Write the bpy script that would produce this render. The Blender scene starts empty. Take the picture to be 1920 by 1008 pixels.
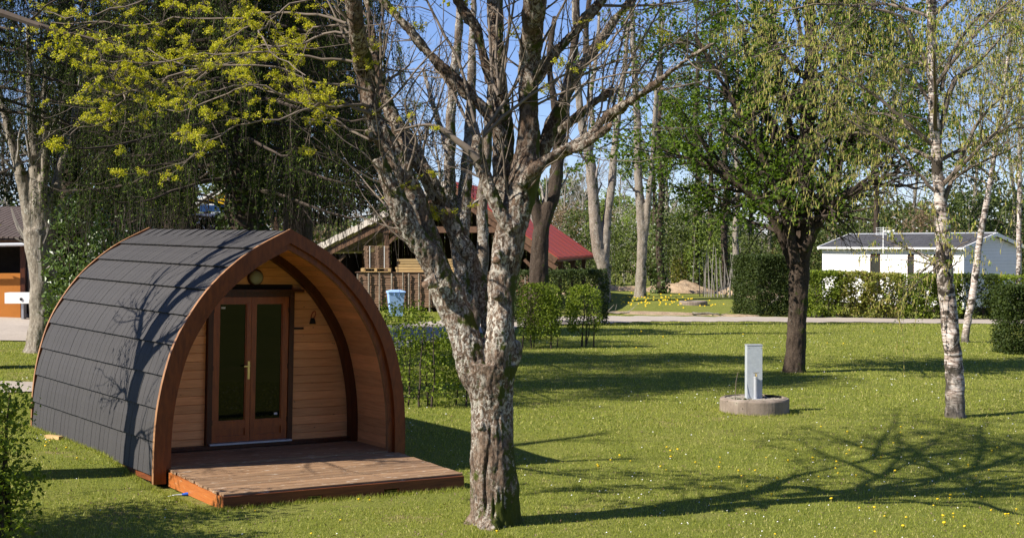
import bpy, math, random
import numpy as np
from mathutils import Vector, Matrix, noise

R = math.radians
SC = bpy.context.scene
COL = SC.collection
random.seed(7)
rng = np.random.default_rng(7)

# ------------------------------------------------------------------ camera, sky, sun, exposure
FPX = 2700.0                      # focal length in pixels of a 1920 px wide frame
PITCH = math.atan(48 / FPX)       # slightly downwards
CAM = np.array([0.0, 0.0, 3.0])
cd = bpy.data.cameras.new('camera')
cam = bpy.data.objects.new('camera', cd)
COL.objects.link(cam)
cam.location = CAM
cam.rotation_euler = (R(90) - PITCH, 0, 0)
cd.sensor_width = 36.0
cd.lens = 36.0 * FPX / 1920.0
cd.clip_start = 0.1
cd.clip_end = 3000
SC.camera = cam

SUN_AZ = 28.0     # direction the light travels, degrees from +X towards +Y
SUN_EL = 40.0
sdir = Vector((math.cos(R(SUN_AZ)) * math.cos(R(SUN_EL)), math.sin(R(SUN_AZ)) * math.cos(R(SUN_EL)), -math.sin(R(SUN_EL))))
world = bpy.data.worlds.new('World')
SC.world = world
world.use_nodes = True
wn = world.node_tree
wn.nodes.clear()
sky = wn.nodes.new('ShaderNodeTexSky')
sky.sky_type = 'NISHITA'
sky.sun_disc = False
sky.sun_elevation = R(SUN_EL)
sky.sun_rotation = math.atan2(-sdir.x, -sdir.y)
sky.altitude = 200
sky.air_density = 0.9
sky.dust_density = 0.0
sky.ozone_density = 6.0
bg = wn.nodes.new('ShaderNodeBackground')
bg.inputs['Strength'].default_value = 0.078
wo = wn.nodes.new('ShaderNodeOutputWorld')
tint = wn.nodes.new('ShaderNodeMix'); tint.data_type = 'RGBA'; tint.blend_type = 'MULTIPLY'; tint.inputs[0].default_value = 1.0
tint.inputs[7].default_value = (1.0, .93, 1.08, 1)
wn.links.new(sky.outputs[0], tint.inputs[6])
wn.links.new(tint.outputs[2], bg.inputs['Color'])
wn.links.new(bg.outputs[0], wo.inputs['Surface'])

sl = bpy.data.lights.new('sun', 'SUN')
sl.energy = 4.9
sl.angle = R(0.5)
sl.color = (1.0, 0.93, 0.82)
sun = bpy.data.objects.new('sun', sl)
COL.objects.link(sun)
sun.rotation_euler = sdir.to_track_quat('-Z', 'Y').to_euler()

SC.view_settings.view_transform = 'Standard'
SC.view_settings.look = 'None'
SC.view_settings.gamma = 1.0
SC.view_settings.use_curve_mapping = False
SC.view_settings.exposure = 0.86
SC.render.engine = 'CYCLES'
SC.cycles.max_bounces = 8
SC.cycles.transparent_max_bounces = 16
SC.cycles.caustics_reflective = False
SC.cycles.caustics_refractive = False
SC.cycles.use_denoising = True

# ------------------------------------------------------------------ terrain and picking points on it
TILT = 0.0227
PL = np.array([-4.509, 18.149, 0.102])         # front left foot of the pod
PA = np.array([0.8169, 0.5764, -0.0185])       # across the pod
PB = np.array([-0.5763, 0.8171, 0.0131])       # along the pod, to its back
PN = np.cross(PA, PB); PN /= np.linalg.norm(PN)

def sstep(x):
    x = np.clip(x, 0, 1)
    return x * x * (3 - 2 * x)

def ground_z(x, y):
    x = np.asarray(x, float); y = np.asarray(y, float)
    z = -TILT * np.clip(x, -45, 45)
    b = (x - PL[0]) * PB[0] + (y - PL[1]) * PB[1]
    z = z - 0.20 * sstep((1.8 - b) / 1.9) * sstep((x + 12) / 5) * sstep((25.5 - y) / 4.5)
    # low bank of earth and grass beyond the road
    z = z + 0.35 * sstep((y - 70) / 10) * sstep((x - 3) / 2) * sstep((15 - x) / 3)
    z = z + 0.012 * np.sin(x * 1.3 + 0.5 * y) * np.sin(y * 0.9 - x * .4)
    return z

def ray(px, py):
    d = np.array([px - 960, FPX, -(py - 504)], float)
    c, s = math.cos(-PITCH), math.sin(-PITCH)
    return np.array([d[0], d[1] * c - d[2] * s, d[1] * s + d[2] * c])

def gp(px, py):
    """point of the ground seen in that direction"""
    d = ray(px, py)
    lo, hi = 5 / FPX, 400 / FPX
    for _ in range(50):
        m = (lo + hi) / 2
        p = CAM + d * m
        if p[2] > ground_z(p[0], p[1]): lo = m
        else: hi = m
    return CAM + d * lo

def at(px, py, Y):
    """point at the distance Y in that direction"""
    d = ray(px, py)
    return CAM + d * (Y / d[1])

def onground(x, y, dz=0.0):
    return np.array([x, y, float(ground_z(x, y)) + dz])

# ------------------------------------------------------------------ mesh building
class Geo:
    def __init__(s):
        s.v = []; s.n = 0; s.f = []
    def add(s, v, f, m=0):
        v = np.asarray(v, float).reshape(-1, 3)
        f = np.asarray(f, dtype=np.int64)
        if f.ndim == 1: f = f[None, :]
        s.v.append(v); s.f.append((f + s.n, m)); s.n += len(v)
        return s
    def hexa(s, p, m=0):
        # p: 8 points, bottom ring 0-3 (ccw from above), top ring 4-7
        return s.add(p, [[0, 3, 2, 1], [4, 5, 6, 7], [0, 1, 5, 4], [1, 2, 6, 5], [2, 3, 7, 6], [3, 0, 4, 7]], m)
    def box(s, x0, x1, y0, y1, z0, z1, m=0):
        return s.hexa([(x0, y0, z0), (x1, y0, z0), (x1, y1, z0), (x0, y1, z0), (x0, y0, z1), (x1, y0, z1), (x1, y1, z1), (x0, y1, z1)], m)
    def bar(s, a, b, w, h, m=0, up=(0, 0, 1)):
        a = Vector(a); b = Vector(b); t = (b - a).normalized(); up = Vector(up)
        r = t.cross(up)
        if r.length < 1e-4: r = t.cross(Vector((0, 1, 0)))
        r.normalize(); u = r.cross(t)
        p = []
        for e in (a, b):
            for (i, j) in ((-1, -1), (1, -1), (1, 1), (-1, 1)):
                p.append(e + r * (w / 2 * i) + u * (h / 2 * j))
        return s.add([tuple(q) for q in p], [[0, 1, 2, 3], [4, 7, 6, 5], [0, 4, 5, 1], [1, 5, 6, 2], [2, 6, 7, 3], [3, 7, 4, 0]], m)
    def lathe(s, prof, n=24, c=(0, 0, 0), m=0, caps=True, axis='z'):
        a = np.arange(n) * 2 * math.pi / n
        k = len(prof)
        V = np.zeros((k, n, 3))
        for i, (r, z) in enumerate(prof):
            if axis == 'z':
                V[i, :, 0] = r * np.cos(a); V[i, :, 1] = r * np.sin(a); V[i, :, 2] = z
            else:
                V[i, :, 0] = r * np.cos(a); V[i, :, 2] = r * np.sin(a); V[i, :, 1] = -z
        V += np.asarray(c, float)
        idx = np.arange(k * n).reshape(k, n)
        q = np.stack([idx[:-1], np.roll(idx, -1, 1)[:-1], np.roll(idx, -1, 1)[1:], idx[1:]], -1).reshape(-1, 4)
        base = s.n
        s.add(V, q, m)
        if caps:
            s.f.append((np.array([list(range(base + n - 1, base - 1, -1))]), m))
            s.f.append((np.array([list(range(base + (k - 1) * n, base + k * n))]), m))
        return s
    def prism(s, poly, d0, d1, fr, m=0):
        """polygon (2-D) swept between d0 and d1; fr(x, y, d) -> 3-D point"""
        n = len(poly)
        V = [fr(x, y, d0) for x, y in poly] + [fr(x, y, d1) for x, y in poly]
        base = s.n
        s.add(V, [[i, (i + 1) % n, n + (i + 1) % n, n + i] for i in range(n)], m)
        s.f.append((np.array([list(range(base + n - 1, base - 1, -1))]), m))
        s.f.append((np.array([list(range(base + n, base + 2 * n))]), m))
        return s
    def mesh(s, name, mats, smooth=False):
        me = bpy.data.meshes.new(name)
        if s.n:
            V = np.concatenate(s.v)
            tot = [np.full(len(f), f.shape[1]) for f, _ in s.f]
            tot = np.concatenate(tot)
            loops = np.concatenate([f.reshape(-1) for f, _ in s.f])
            mi = np.concatenate([np.full(len(f), m) for f, m in s.f])
            me.vertices.add(len(V)); me.vertices.foreach_set('co', V.astype(np.float32).reshape(-1))
            me.loops.add(len(loops)); me.loops.foreach_set('vertex_index', loops.astype(np.int32))
            me.polygons.add(len(tot))
            st = np.concatenate([[0], np.cumsum(tot)[:-1]])
            me.polygons.foreach_set('loop_start', st.astype(np.int32))
            try: me.polygons.foreach_set('loop_total', tot.astype(np.int32))
            except Exception: pass
            me.polygons.foreach_set('material_index', mi.astype(np.int32))
            me.polygons.foreach_set('use_smooth', np.full(len(tot), bool(smooth)))
            me.update(calc_edges=True)
            me.validate()
        for m in (mats if isinstance(mats, (list, tuple)) else [mats]): me.materials.append(m)
        return me
    def build(s, name, mats, parent=None, smooth=False, loc=None):
        """one linked object; with loc the vertices are made local to it"""
        if loc is not None:
            l = np.asarray(loc, float)
            s.v = [v - l for v in s.v]
        o = bpy.data.objects.new(name, s.mesh(name, mats, smooth))
        COL.objects.link(o)
        if parent is not None: o.parent = parent
        if loc is not None: o.location = loc
        return o

def tag(o, label=None, cat=None, group=None, kind=None):
    if label: o['label'] = label
    if cat: o['category'] = cat
    if group: o['group'] = group
    if kind: o['kind'] = kind
    return o

def thing(name, label, cat, loc, rz=0.0, group=None):
    o = bpy.data.objects.new(name, None)
    COL.objects.link(o)
    o.location = tuple(float(q) for q in loc); o.rotation_euler = (0, 0, rz)
    return tag(o, label, cat, group)

def dup(root, loc, rz=0.0, label=None, scale=None):
    """copy a thing with its parts and their sub-parts"""
    kids = {}
    for q in COL.objects:
        if q.parent is not None: kids.setdefault(q.parent.name, []).append(q)
    r = root.copy(); COL.objects.link(r)
    r.location = tuple(float(q) for q in loc); r.rotation_euler = (0, 0, rz)
    if label: r['label'] = label
    if scale: r.scale = scale
    for ch in kids.get(root.name, []):
        c = ch.copy(); COL.objects.link(c); c.parent = r
        for g in kids.get(ch.name, []):
            d = g.copy(); COL.objects.link(d); d.parent = c
    return r

def tubes(C, Rr, sides=3, cap=False):
    """C (N,K,3) curves, Rr (N,K) radii -> verts, quads"""
    C = np.asarray(C, float); Rr = np.asarray(Rr, float)
    N, K, _ = C.shape
    T = np.gradient(C, axis=1)
    T /= np.linalg.norm(T, axis=2, keepdims=True) + 1e-9
    ref = np.zeros((N, 1, 3)); t0 = T.mean(1, keepdims=True)
    ref[:, 0, 2] = 1
    par = np.abs(t0[:, 0, 2]) > .8
    ref[par] = (1, 0, 0)
    U = np.cross(T, np.broadcast_to(ref, T.shape)); U /= np.linalg.norm(U, axis=2, keepdims=True) + 1e-9
    W = np.cross(T, U)
    a = np.arange(sides) * 2 * math.pi / sides
    V = C[:, :, None] + Rr[:, :, None, None] * (np.cos(a)[None, None, :, None] * U[:, :, None] + np.sin(a)[None, None, :, None] * W[:, :, None])
    idx = np.arange(N * K * sides).reshape(N, K, sides)
    a0 = idx[:, :-1]; a1 = idx[:, 1:]
    q = np.stack([a0, a1, np.roll(a1, -1, 2), np.roll(a0, -1, 2)], -1).reshape(-1, 4)
    return V.reshape(-1, 3), q

def spline(pts, K):
    """Catmull-Rom through rows of any width"""
    P = np.asarray(pts, float)
    n = len(P)
    Q = np.vstack([2 * P[0] - P[1], P, 2 * P[-1] - P[-2]])
    t = np.linspace(0, n - 1 - 1e-6, K)
    i = t.astype(int); f = (t - i)[:, None]
    p0, p1, p2, p3 = Q[i], Q[i + 1], Q[i + 2], Q[i + 3]
    return .5 * ((2 * p1) + (-p0 + p2) * f + (2 * p0 - 5 * p1 + 4 * p2 - p3) * f ** 2 + (-p0 + 3 * p1 - 3 * p2 + p3) * f ** 3)

def unit(v):
    return v / (np.linalg.norm(v, axis=-1, keepdims=True) + 1e-9)

def grow(C, Rr, n, l0, l1, ang=(25, 60), up=0.0, K=6, r_ratio=.45, tmin=.25, rg=rng, wob=.12, out=None, rmin=.003, tp=.25):
    """children of curves: n per parent; returns curves (N,K,3), radii (N,K)"""
    N, KK, _ = C.shape
    ip = np.repeat(np.arange(N), n)
    t = rg.uniform(tmin, 1, len(ip)) * (KK - 1.001)
    i = t.astype(int); f = (t - i)[:, None]
    P = C[ip, i] * (1 - f) + C[ip, i + 1] * f
    D = unit(C[ip, i + 1] - C[ip, i])
    pr = Rr[ip, i] * (1 - f[:, 0]) + Rr[ip, i + 1] * f[:, 0]
    rnd = unit(rg.normal(size=(len(ip), 3)))
    perp = unit(rnd - D * (rnd * D).sum(1, keepdims=True))
    if out is not None:
        perp = unit(perp + out * unit(P - C[ip].mean(1)))
    a = np.radians(rg.uniform(ang[0], ang[1], len(ip)))[:, None]
    D2 = unit(D * np.cos(a) + perp * np.sin(a))
    L = rg.uniform(l0, l1, len(ip))[:, None]
    s = np.linspace(0, 1, K)[None, :, None]
    bend = np.zeros((len(ip), 1, 3)); bend[:, 0, 2] = up
    cur = P[:, None] + (D2 * L)[:, None] * s + bend * L[:, :, None] * s ** 2
    w = np.cumsum(rg.normal(size=cur.shape) * wob, axis=1) * L[:, :, None] / K
    w -= w[:, :1]
    cur = cur + w
    r0 = np.maximum(pr * r_ratio, rmin)
    rad = r0[:, None] * (1 - (1 - tp) * s[:, :, 0])
    return cur, np.maximum(rad, rmin * .6)

def sample(C, n, rg=rng, tmin=.15, tpow=1.0):
    """n points per curve with tangents"""
    N, K, _ = C.shape
    ip = np.repeat(np.arange(N), n)
    t = (tmin + (1 - tmin) * rg.uniform(0, 1, len(ip)) ** tpow) * (K - 1.001)
    i = t.astype(int); f = (t - i)[:, None]
    P = C[ip, i] * (1 - f) + C[ip, i + 1] * f
    return P, unit(C[ip, i + 1] - C[ip, i])

def leaves(geo, P, size, rg=rng, asp=.62, m=0, flat=.5, jit=.3, down=0.0, D=None, fold=.25):
    """a folded four-cornered leaf at every point"""
    N = len(P)
    if N == 0: return
    d = rg.normal(size=(N, 3))
    if D is not None: d = D * 1.5 + d * jit * 2
    d[:, 2] -= down * 2
    d = unit(d)
    nrm = rg.normal(size=(N, 3)); nrm[:, 2] += flat * 2.2
    nrm = unit(nrm - d * (nrm * d).sum(1, keepdims=True))
    w = np.cross(d, nrm)
    s = size * rg.uniform(.65, 1.3, N)[:, None]
    a = P
    b = P + d * s * .5 + w * s * asp * .5 + nrm * s * fold * .3
    c = P + d * s - nrm * s * fold * .3
    e = P + d * s * .5 - w * s * asp * .5 + nrm * s * fold * .3
    V = np.stack([a, b, c, e], 1)
    idx = np.arange(N * 4).reshape(N, 4)
    t = np.concatenate([idx[:, [0, 1, 2]], idx[:, [0, 2, 3]]])
    geo.add(V.reshape(-1, 3), t, m)

# ------------------------------------------------------------------ materials
def ramp(nt, pts, src):
    r = nt.nodes.new('ShaderNodeValToRGB')
    el = r.color_ramp.elements
    while len(el) < len(pts): el.new(.5)
    for e, (p, c) in zip(el, pts):
        e.position = p
        e.color = (c[0], c[1], c[2], 1) if len(c) == 3 else c
    nt.links.new(src, r.inputs[0])
    return r.outputs[0]

class M_:
    """small node helper"""
    def __init__(s, name, rough=.8, spec=.3):
        s.m = bpy.data.materials.new(name); s.m.use_nodes = True
        s.nt = s.m.node_tree; s.b = s.nt.nodes['Principled BSDF']
        s.b.inputs['Roughness'].default_value = rough
        s.b.inputs['Specular IOR Level'].default_value = spec
        s.o = s.nt.nodes['Material Output']
    def n(s, t, **k):
        q = s.nt.nodes.new(t)
        for a, v in k.items(): setattr(q, a, v)
        return q
    def l(s, a, b): s.nt.links.new(a, b)
    def coord(s, scale=(1, 1, 1), kind='Object', rot=(0, 0, 0)):
        tc = s.n('ShaderNodeTexCoord'); mp = s.n('ShaderNodeMapping')
        mp.inputs['Scale'].default_value = scale; mp.inputs['Rotation'].default_value = rot
        s.l(tc.outputs[kind], mp.inputs[0]); return mp.outputs[0]
    def noise(s, vec, scale, detail=5, rough=.6, dist=0.0):
        q = s.n('ShaderNodeTexNoise'); q.inputs['Scale'].default_value = scale
        q.inputs['Detail'].default_value = detail; q.inputs['Roughness'].default_value = rough
        q.inputs['Distortion'].default_value = dist
        s.l(vec, q.inputs['Vector']); return q.outputs[0]
    def mix(s, fac, a, b, mode='MIX'):
        q = s.n('ShaderNodeMix', data_type='RGBA', blend_type=mode)
        for sock, v in ((q.inputs[0], fac), (q.inputs[6], a), (q.inputs[7], b)):
            if hasattr(v, 'is_linked') or hasattr(v, 'links'): s.l(v, sock)
            elif isinstance(v, (int, float)): sock.default_value = v
            else: sock.default_value = (v[0], v[1], v[2], 1)
        return q.outputs[2]
    def bump(s, h, strength=.4, dist=.01):
        q = s.n('ShaderNodeBump'); q.inputs['Strength'].default_value = strength
        q.inputs['Distance'].default_value = dist
        s.l(h, q.inputs['Height']); s.l(q.outputs[0], s.b.inputs['Normal'])
    def color(s, c):
        if isinstance(c, tuple): s.b.inputs['Base Color'].default_value = (*c, 1)
        else: s.l(c, s.b.inputs['Base Color'])
        return s

def plain(name, c, rough=.6, var=.15, scale=6, spec=.3, metal=0.0):
    q = M_(name, rough, spec); v = q.coord()
    nz = q.noise(v, scale)
    q.color(ramp(q.nt, [(.3, tuple(k * (1 - var) for k in c)), (.7, tuple(min(1, k * (1 + var)) for k in c))], nz))
    q.b.inputs['Metallic'].default_value = metal
    return q.m

def wood(name, c, dark, stretch=(1, 14, 14), rough=.55, knots=False, per=True, bump=.2, spec=.3, wear=None):
    """grain runs along the axis with the small stretch"""
    q = M_(name, rough, spec)
    v = q.coord(stretch)
    g = q.noise(v, 2.2, 6, .65, .6)
    if per:
        oi = q.n('ShaderNodeObjectInfo')
    col = ramp(q.nt, [(.3, dark), (.62, c), (.85, tuple(min(1, k * 1.18) for k in c))], g)
    if knots:
        v2 = q.coord(tuple(1 if k < 5 else 1.6 for k in stretch))
        vo = q.n('ShaderNodeTexVoronoi'); vo.inputs['Scale'].default_value = 5.2; q.l(v2, vo.inputs['Vector'])
        k = ramp(q.nt, [(.045, (1, 1, 1)), (.09, (0, 0, 0))], vo.outputs['Distance'])
        col = q.mix(k, col, tuple(k_ * .35 for k_ in dark))
    if wear:
        v3 = q.coord(tuple(2.2 if k < 2 else 9 for k in stretch))
        w = ramp(q.nt, [(.6, (0, 0, 0)), (.68, (1, 1, 1))], q.noise(v3, 2.4, 5, .65))
        col = q.mix(w, col, wear)
    if per:
        rm = ramp(q.nt, [(0, (.8, .8, .8)), (1, (1.12, 1.08, 1.05))], oi.outputs['Random'])
        col = q.mix(1.0, col, rm, 'MULTIPLY')
    q.color(col); q.bump(g, bump, .006)
    return q.m

def leafmat(name, c1, c2, trans=.35, rough=.55, c3=None, spec=.25):
    q = M_(name, rough, spec)
    ge = q.n('ShaderNodeNewGeometry')
    pts = [(0, c1), (1, c2)] if c3 is None else [(0, c1), (.75, c2), (1, c3)]
    col = ramp(q.nt, pts, ge.outputs['Random Per Island'])
    q.color(col)
    tr = q.n('ShaderNodeBsdfTranslucent')
    tc = q.mix(1.0, col, (1.25, 1.3, .6), 'MULTIPLY')
    q.l(tc, tr.inputs['Color'])
    mx = q.n('ShaderNodeMixShader'); mx.inputs[0].default_value = trans
    q.l(q.b.outputs[0], mx.inputs[1]); q.l(tr.outputs[0], mx.inputs[2]); q.l(mx.outputs[0], q.o.inputs['Surface'])
    return q.m

def bark(name, base, dark, light=None, moss=None, zst=.35, sc=9, lcov=.55, mcov=.6, strength=.7, hdark=None):
    q = M_(name, .9, .15)
    v = q.coord((1, 1, zst))
    f = q.noise(v, sc, 8, .72, .4)
    fine = q.noise(q.coord((1, 1, .45)), sc * 5, 5, .7)
    col = ramp(q.nt, [(.36, dark), (.55, base), (.75, tuple(min(1, k * 1.25) for k in base))], f)
    if hdark:
        fis = q.noise(q.coord((1, 1, .10)), 15, 6, .6, .6)
        col = q.mix(ramp(q.nt, [(.40, (1, 1, 1)), (.47, (0, 0, 0))], fis), col, dark)
    col = q.mix(.55, col, ramp(q.nt, [(.38, dark), (.62, tuple(min(1, k * 1.35) for k in base))], fine))
    if light:
        v2 = q.coord((1, 1, .75))
        vo = q.noise(v2, 17 if hdark else 12, 9, .76, 1.2)
        big = q.noise(v2, 2.1, 4)
        k = ramp(q.nt, [(lcov - .015, (0, 0, 0)), (lcov + .03, (1, 1, 1))], vo)
        kb = ramp(q.nt, [(.40, (.12, .12, .12)), (.56, (1, 1, 1))], big)
        k = q.mix(1.0, k, kb, 'MULTIPLY')
        k = q.mix(1.0, k, ramp(q.nt, [(.36, (.15, .15, .15)), (.5, (1, 1, 1))], fine), 'MULTIPLY')
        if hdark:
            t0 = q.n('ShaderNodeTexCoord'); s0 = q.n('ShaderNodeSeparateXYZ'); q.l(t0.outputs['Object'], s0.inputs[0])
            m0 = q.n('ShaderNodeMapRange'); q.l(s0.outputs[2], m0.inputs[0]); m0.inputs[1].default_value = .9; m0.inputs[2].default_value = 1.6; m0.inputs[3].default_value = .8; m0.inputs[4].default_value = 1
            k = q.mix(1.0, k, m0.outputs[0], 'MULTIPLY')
        lc = ramp(q.nt, [(.4, tuple(c * .75 for c in light)), (.6, light)], q.noise(v2, 19, 3))
        col = q.mix(k, col, lc)
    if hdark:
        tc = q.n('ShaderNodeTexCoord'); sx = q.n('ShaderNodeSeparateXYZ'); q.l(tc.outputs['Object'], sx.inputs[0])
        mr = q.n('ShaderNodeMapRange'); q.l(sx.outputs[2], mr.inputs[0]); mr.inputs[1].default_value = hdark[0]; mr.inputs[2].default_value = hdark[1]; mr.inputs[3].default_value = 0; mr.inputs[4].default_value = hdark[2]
        col = q.mix(mr.outputs[0], col, q.mix(1.0, col, (.42, .36, .31), 'MULTIPLY'))  # upper limbs darken with height: mossy brown bark plus painted-in self-shade
    if moss:
        v3 = q.coord()
        mm = q.noise(v3, 3.3, 7, .7)
        ge = q.n('ShaderNodeNewGeometry')
        sx = q.n('ShaderNodeSeparateXYZ'); q.l(ge.outputs['Normal'], sx.inputs[0])
        # moss keeps to the north-east side of the bark
        ad = q.n('ShaderNodeMath', operation='MULTIPLY_ADD'); q.l(sx.outputs[0], ad.inputs[0]); ad.inputs[1].default_value = .10; q.l(mm, ad.inputs[2])
        ms = ad.outputs[0]
        if hdark:
            m1 = q.n('ShaderNodeMapRange'); q.l(s0.outputs[2], m1.inputs[0]); m1.inputs[1].default_value = .25; m1.inputs[2].default_value = .8; m1.inputs[3].default_value = .13; m1.inputs[4].default_value = 0
            a1 = q.n('ShaderNodeMath', operation='ADD'); q.l(ms, a1.inputs[0]); q.l(m1.outputs[0], a1.inputs[1]); ms = a1.outputs[0]
        k = ramp(q.nt, [(mcov - .02, (0, 0, 0)), (mcov + .04, (1, 1, 1))], ms)
        col = q.mix(k, col, q.mix(fine, tuple(c * .5 for c in moss), moss))
    h = q.n('ShaderNodeMath', operation='MULTIPLY_ADD'); q.l(fine, h.inputs[0]); h.inputs[1].default_value = .5; q.l(f, h.inputs[2])
    q.color(col); q.bump(h.outputs[0], strength, .04)
    return q.m

M = {}
M['shingle'] = None
q = M_('slate_shingle', .75, .18)
v = q.coord((1, 1, 1)); nz = q.noise(v, 3.0, 4); nf = q.noise(v, 160, 2)
oi = q.n('ShaderNodeObjectInfo')
c = ramp(q.nt, [(.3, (.046, .044, .045)), (.7, (.060, .057, .058))], nz)
c = q.mix(1.0, c, ramp(q.nt, [(0, (.94, .94, .95)), (1, (1.05, 1.05, 1.04))], oi.outputs['Random']), 'MULTIPLY')
q.color(q.mix(.3, c, ramp(q.nt, [(.3, (.025, .024, .024)), (.7, (.10, .094, .088))], nf)))
q.bump(nf, .35, .003); M['shingle'] = q.m
M['arch'] = wood('stained_larch', (.21, .048, .008), (.10, .020, .004), (9, 9, 2), .42, per=False, spec=.35)
M['arch_edge'] = wood('pale_sawn_edge', (.36, .19, .09), (.2, .09, .04), (9, 9, 2), .5, per=False)
M['plank'] = wood('honey_pine_plank', (.84, .40, .17), (.66, .28, .105), (1.2, 14, 14), .42, knots=True)
M['plank_in'] = wood('honey_pine_inner_plank', (.84, .40, .17), (.66, .28, .105), (14, 1.2, 14), .42, knots=True)
M['doorwood'] = wood('door_wood', (.36, .085, .014), (.20, .040, .008), (10, 10, 1.4), .35, per=False, spec=.45)
M['darktrim'] = wood('dark_trim', (.085, .024, .008), (.04, .012, .005), (10, 10, 1.4), .4, per=False)
M['deck'] = wood('weathered_deck', (.32, .205, .12), (.150, .085, .045), (1.0, 16, 16), .75, wear=(.55, .46, .36), bump=.6)
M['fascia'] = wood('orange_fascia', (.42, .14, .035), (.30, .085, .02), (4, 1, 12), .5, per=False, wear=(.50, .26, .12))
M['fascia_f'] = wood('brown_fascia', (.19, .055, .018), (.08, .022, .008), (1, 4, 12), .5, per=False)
q = M_('dark_pane', .02, .28); q.color((.003, .003, .003)); M['pane'] = q.m
M['steel'] = plain('brushed_steel', (.5, .5, .5), .35, .06, 20, .5, .9)
M['brass'] = plain('brass_handle', (.6, .45, .2), .3, .1, 10, .5, .9)
M['alu'] = plain('aluminium_sill', (.5, .52, .56), .4, .08, 20, .5, .3)
M['lampglass'] = plain('frosted_lamp', (.32, .34, .28), .35, .08, 8)
M['black'] = plain('black_plastic', (.012, .012, .012), .5)
M['red'] = plain('red_strap', (.35, .03, .015), .6)
M['white'] = plain('white_paint', (.8, .8, .78), .5, .04)
M['sticker'] = plain('white_sticker', (.7, .7, .7), .5, .04)
M['bluebin'] = plain('light_blue_bin', (.32, .50, .85), .45, .05, 3)
M['blue'] = plain('blue_hose', (.03, .11, .5), .4)
M['concrete'] = None
q = M_('mossy_concrete', .9, .2); v = q.coord()
c = ramp(q.nt, [(.3, (.16, .125, .1)), (.6, (.27, .22, .18)), (.8, (.36, .32, .27))], q.noise(v, 3.5, 8, .65))
v2 = q.coord((9, 9, .8))
c = q.mix(ramp(q.nt, [(.5, (0, 0, 0)), (.7, (.6, .6, .6))], q.noise(v2, 1.4, 4)), c, (.1, .085, .065))
q.color(c); q.bump(q.noise(v, 30, 5), .5, .01); M['concrete'] = q.m
q = M_('galvanised_post', .55, .4); v = q.coord()
q.b.inputs['Metallic'].default_value = .25
q.color(ramp(q.nt, [(.3, (.42, .46, .50)), (.7, (.54, .58, .62))], q.noise(v, 22, 5, .7))); M['galv'] = q.m
M['gravel'] = plain('gravel', (.38, .34, .28), .9, .35, 60)
q = M_('gravel_road', .95, .15); v = q.coord()
c = ramp(q.nt, [(.3, (.33, .28, .235)), (.7, (.45, .39, .33))], q.noise(v, .5, 6))
q.color(q.mix(.3, c, ramp(q.nt, [(.3, (.2, .17, .14)), (.7, (.6, .54, .46))], q.noise(v, 12, 4)))); M['road'] = q.m
q = M_('lawn_soil', .95, .1); v = q.coord()
big = q.noise(v, .22, 6, .65); mid = q.noise(v, 1.7, 6, .7); fin = q.noise(v, 22, 6, .75)
c = ramp(q.nt, [(.32, (.15, .19, .028)), (.5, (.23, .25, .05)), (.66, (.32, .28, .10))], mid)
c = q.mix(.55, c, ramp(q.nt, [(.35, (.12, .165, .022)), (.6, (.22, .235, .048))], big))
c = q.mix(.45, c, ramp(q.nt, [(.3, (.055, .075, .012)), (.55, (.17, .18, .035)), (.75, (.30, .26, .10))], fin))
dirt = ramp(q.nt, [(.60, (0, 0, 0)), (.70, (.8, .8, .8))], q.noise(v, .8, 7, .7))
q.color(q.mix(dirt, c, (.28, .2, .115))); q.bump(fin, .8, .05); M['lawn'] = q.m
q = M_('bare_earth', .95, .1); v = q.coord()
q.color(ramp(q.nt, [(.3, (.24, .165, .1)), (.7, (.50, .38, .255))], q.noise(v, 3, 7, .7))); q.bump(q.noise(v, 12, 6), .8, .08); M['earth'] = q.m
M['bark'] = bark('maple_bark', (.17, .125, .09), (.03, .02, .014), (.56, .53, .47), (.085, .10, .018), .35, 8, .50, .585, .9)
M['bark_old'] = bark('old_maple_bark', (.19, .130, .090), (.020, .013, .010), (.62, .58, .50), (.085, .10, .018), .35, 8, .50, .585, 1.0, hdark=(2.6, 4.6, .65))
M['bark_dark'] = bark('dark_bark', (.075, .055, .04), (.018, .013, .01), (.16, .16, .14), (.06, .075, .015), .3, 9, .60, .60)
M['bark_grey'] = bark('grey_bark', (.26, .225, .18), (.10, .08, .06), (.46, .44, .38), (.07, .09, .02), .3, 5, .55, .62)
M['twig'] = plain('twig', (.155, .122, .095), .8, .3, 5)
M['twig_dark'] = plain('dark_twig', (.06, .045, .035), .9, .3, 5)
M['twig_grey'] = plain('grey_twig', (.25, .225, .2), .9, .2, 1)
q = M_('birch_bark', .8, .2); v = q.coord((1, 1, 6))
bn = q.noise(v, 4.5, 6, .65, .3)
c = ramp(q.nt, [(.38, (.03, .025, .02)), (.46, (.36, .27, .22)), (.54, (.56, .50, .45)), (.8, (.72, .69, .65))], bn)
v2 = q.coord((1, 1, .8)); pn = q.noise(v2, 3.2, 6, .7, .6)
c = q.mix(ramp(q.nt, [(.50, (0, 0, 0)), (.56, (1, 1, 1))], pn), c, (.05, .04, .03))
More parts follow.
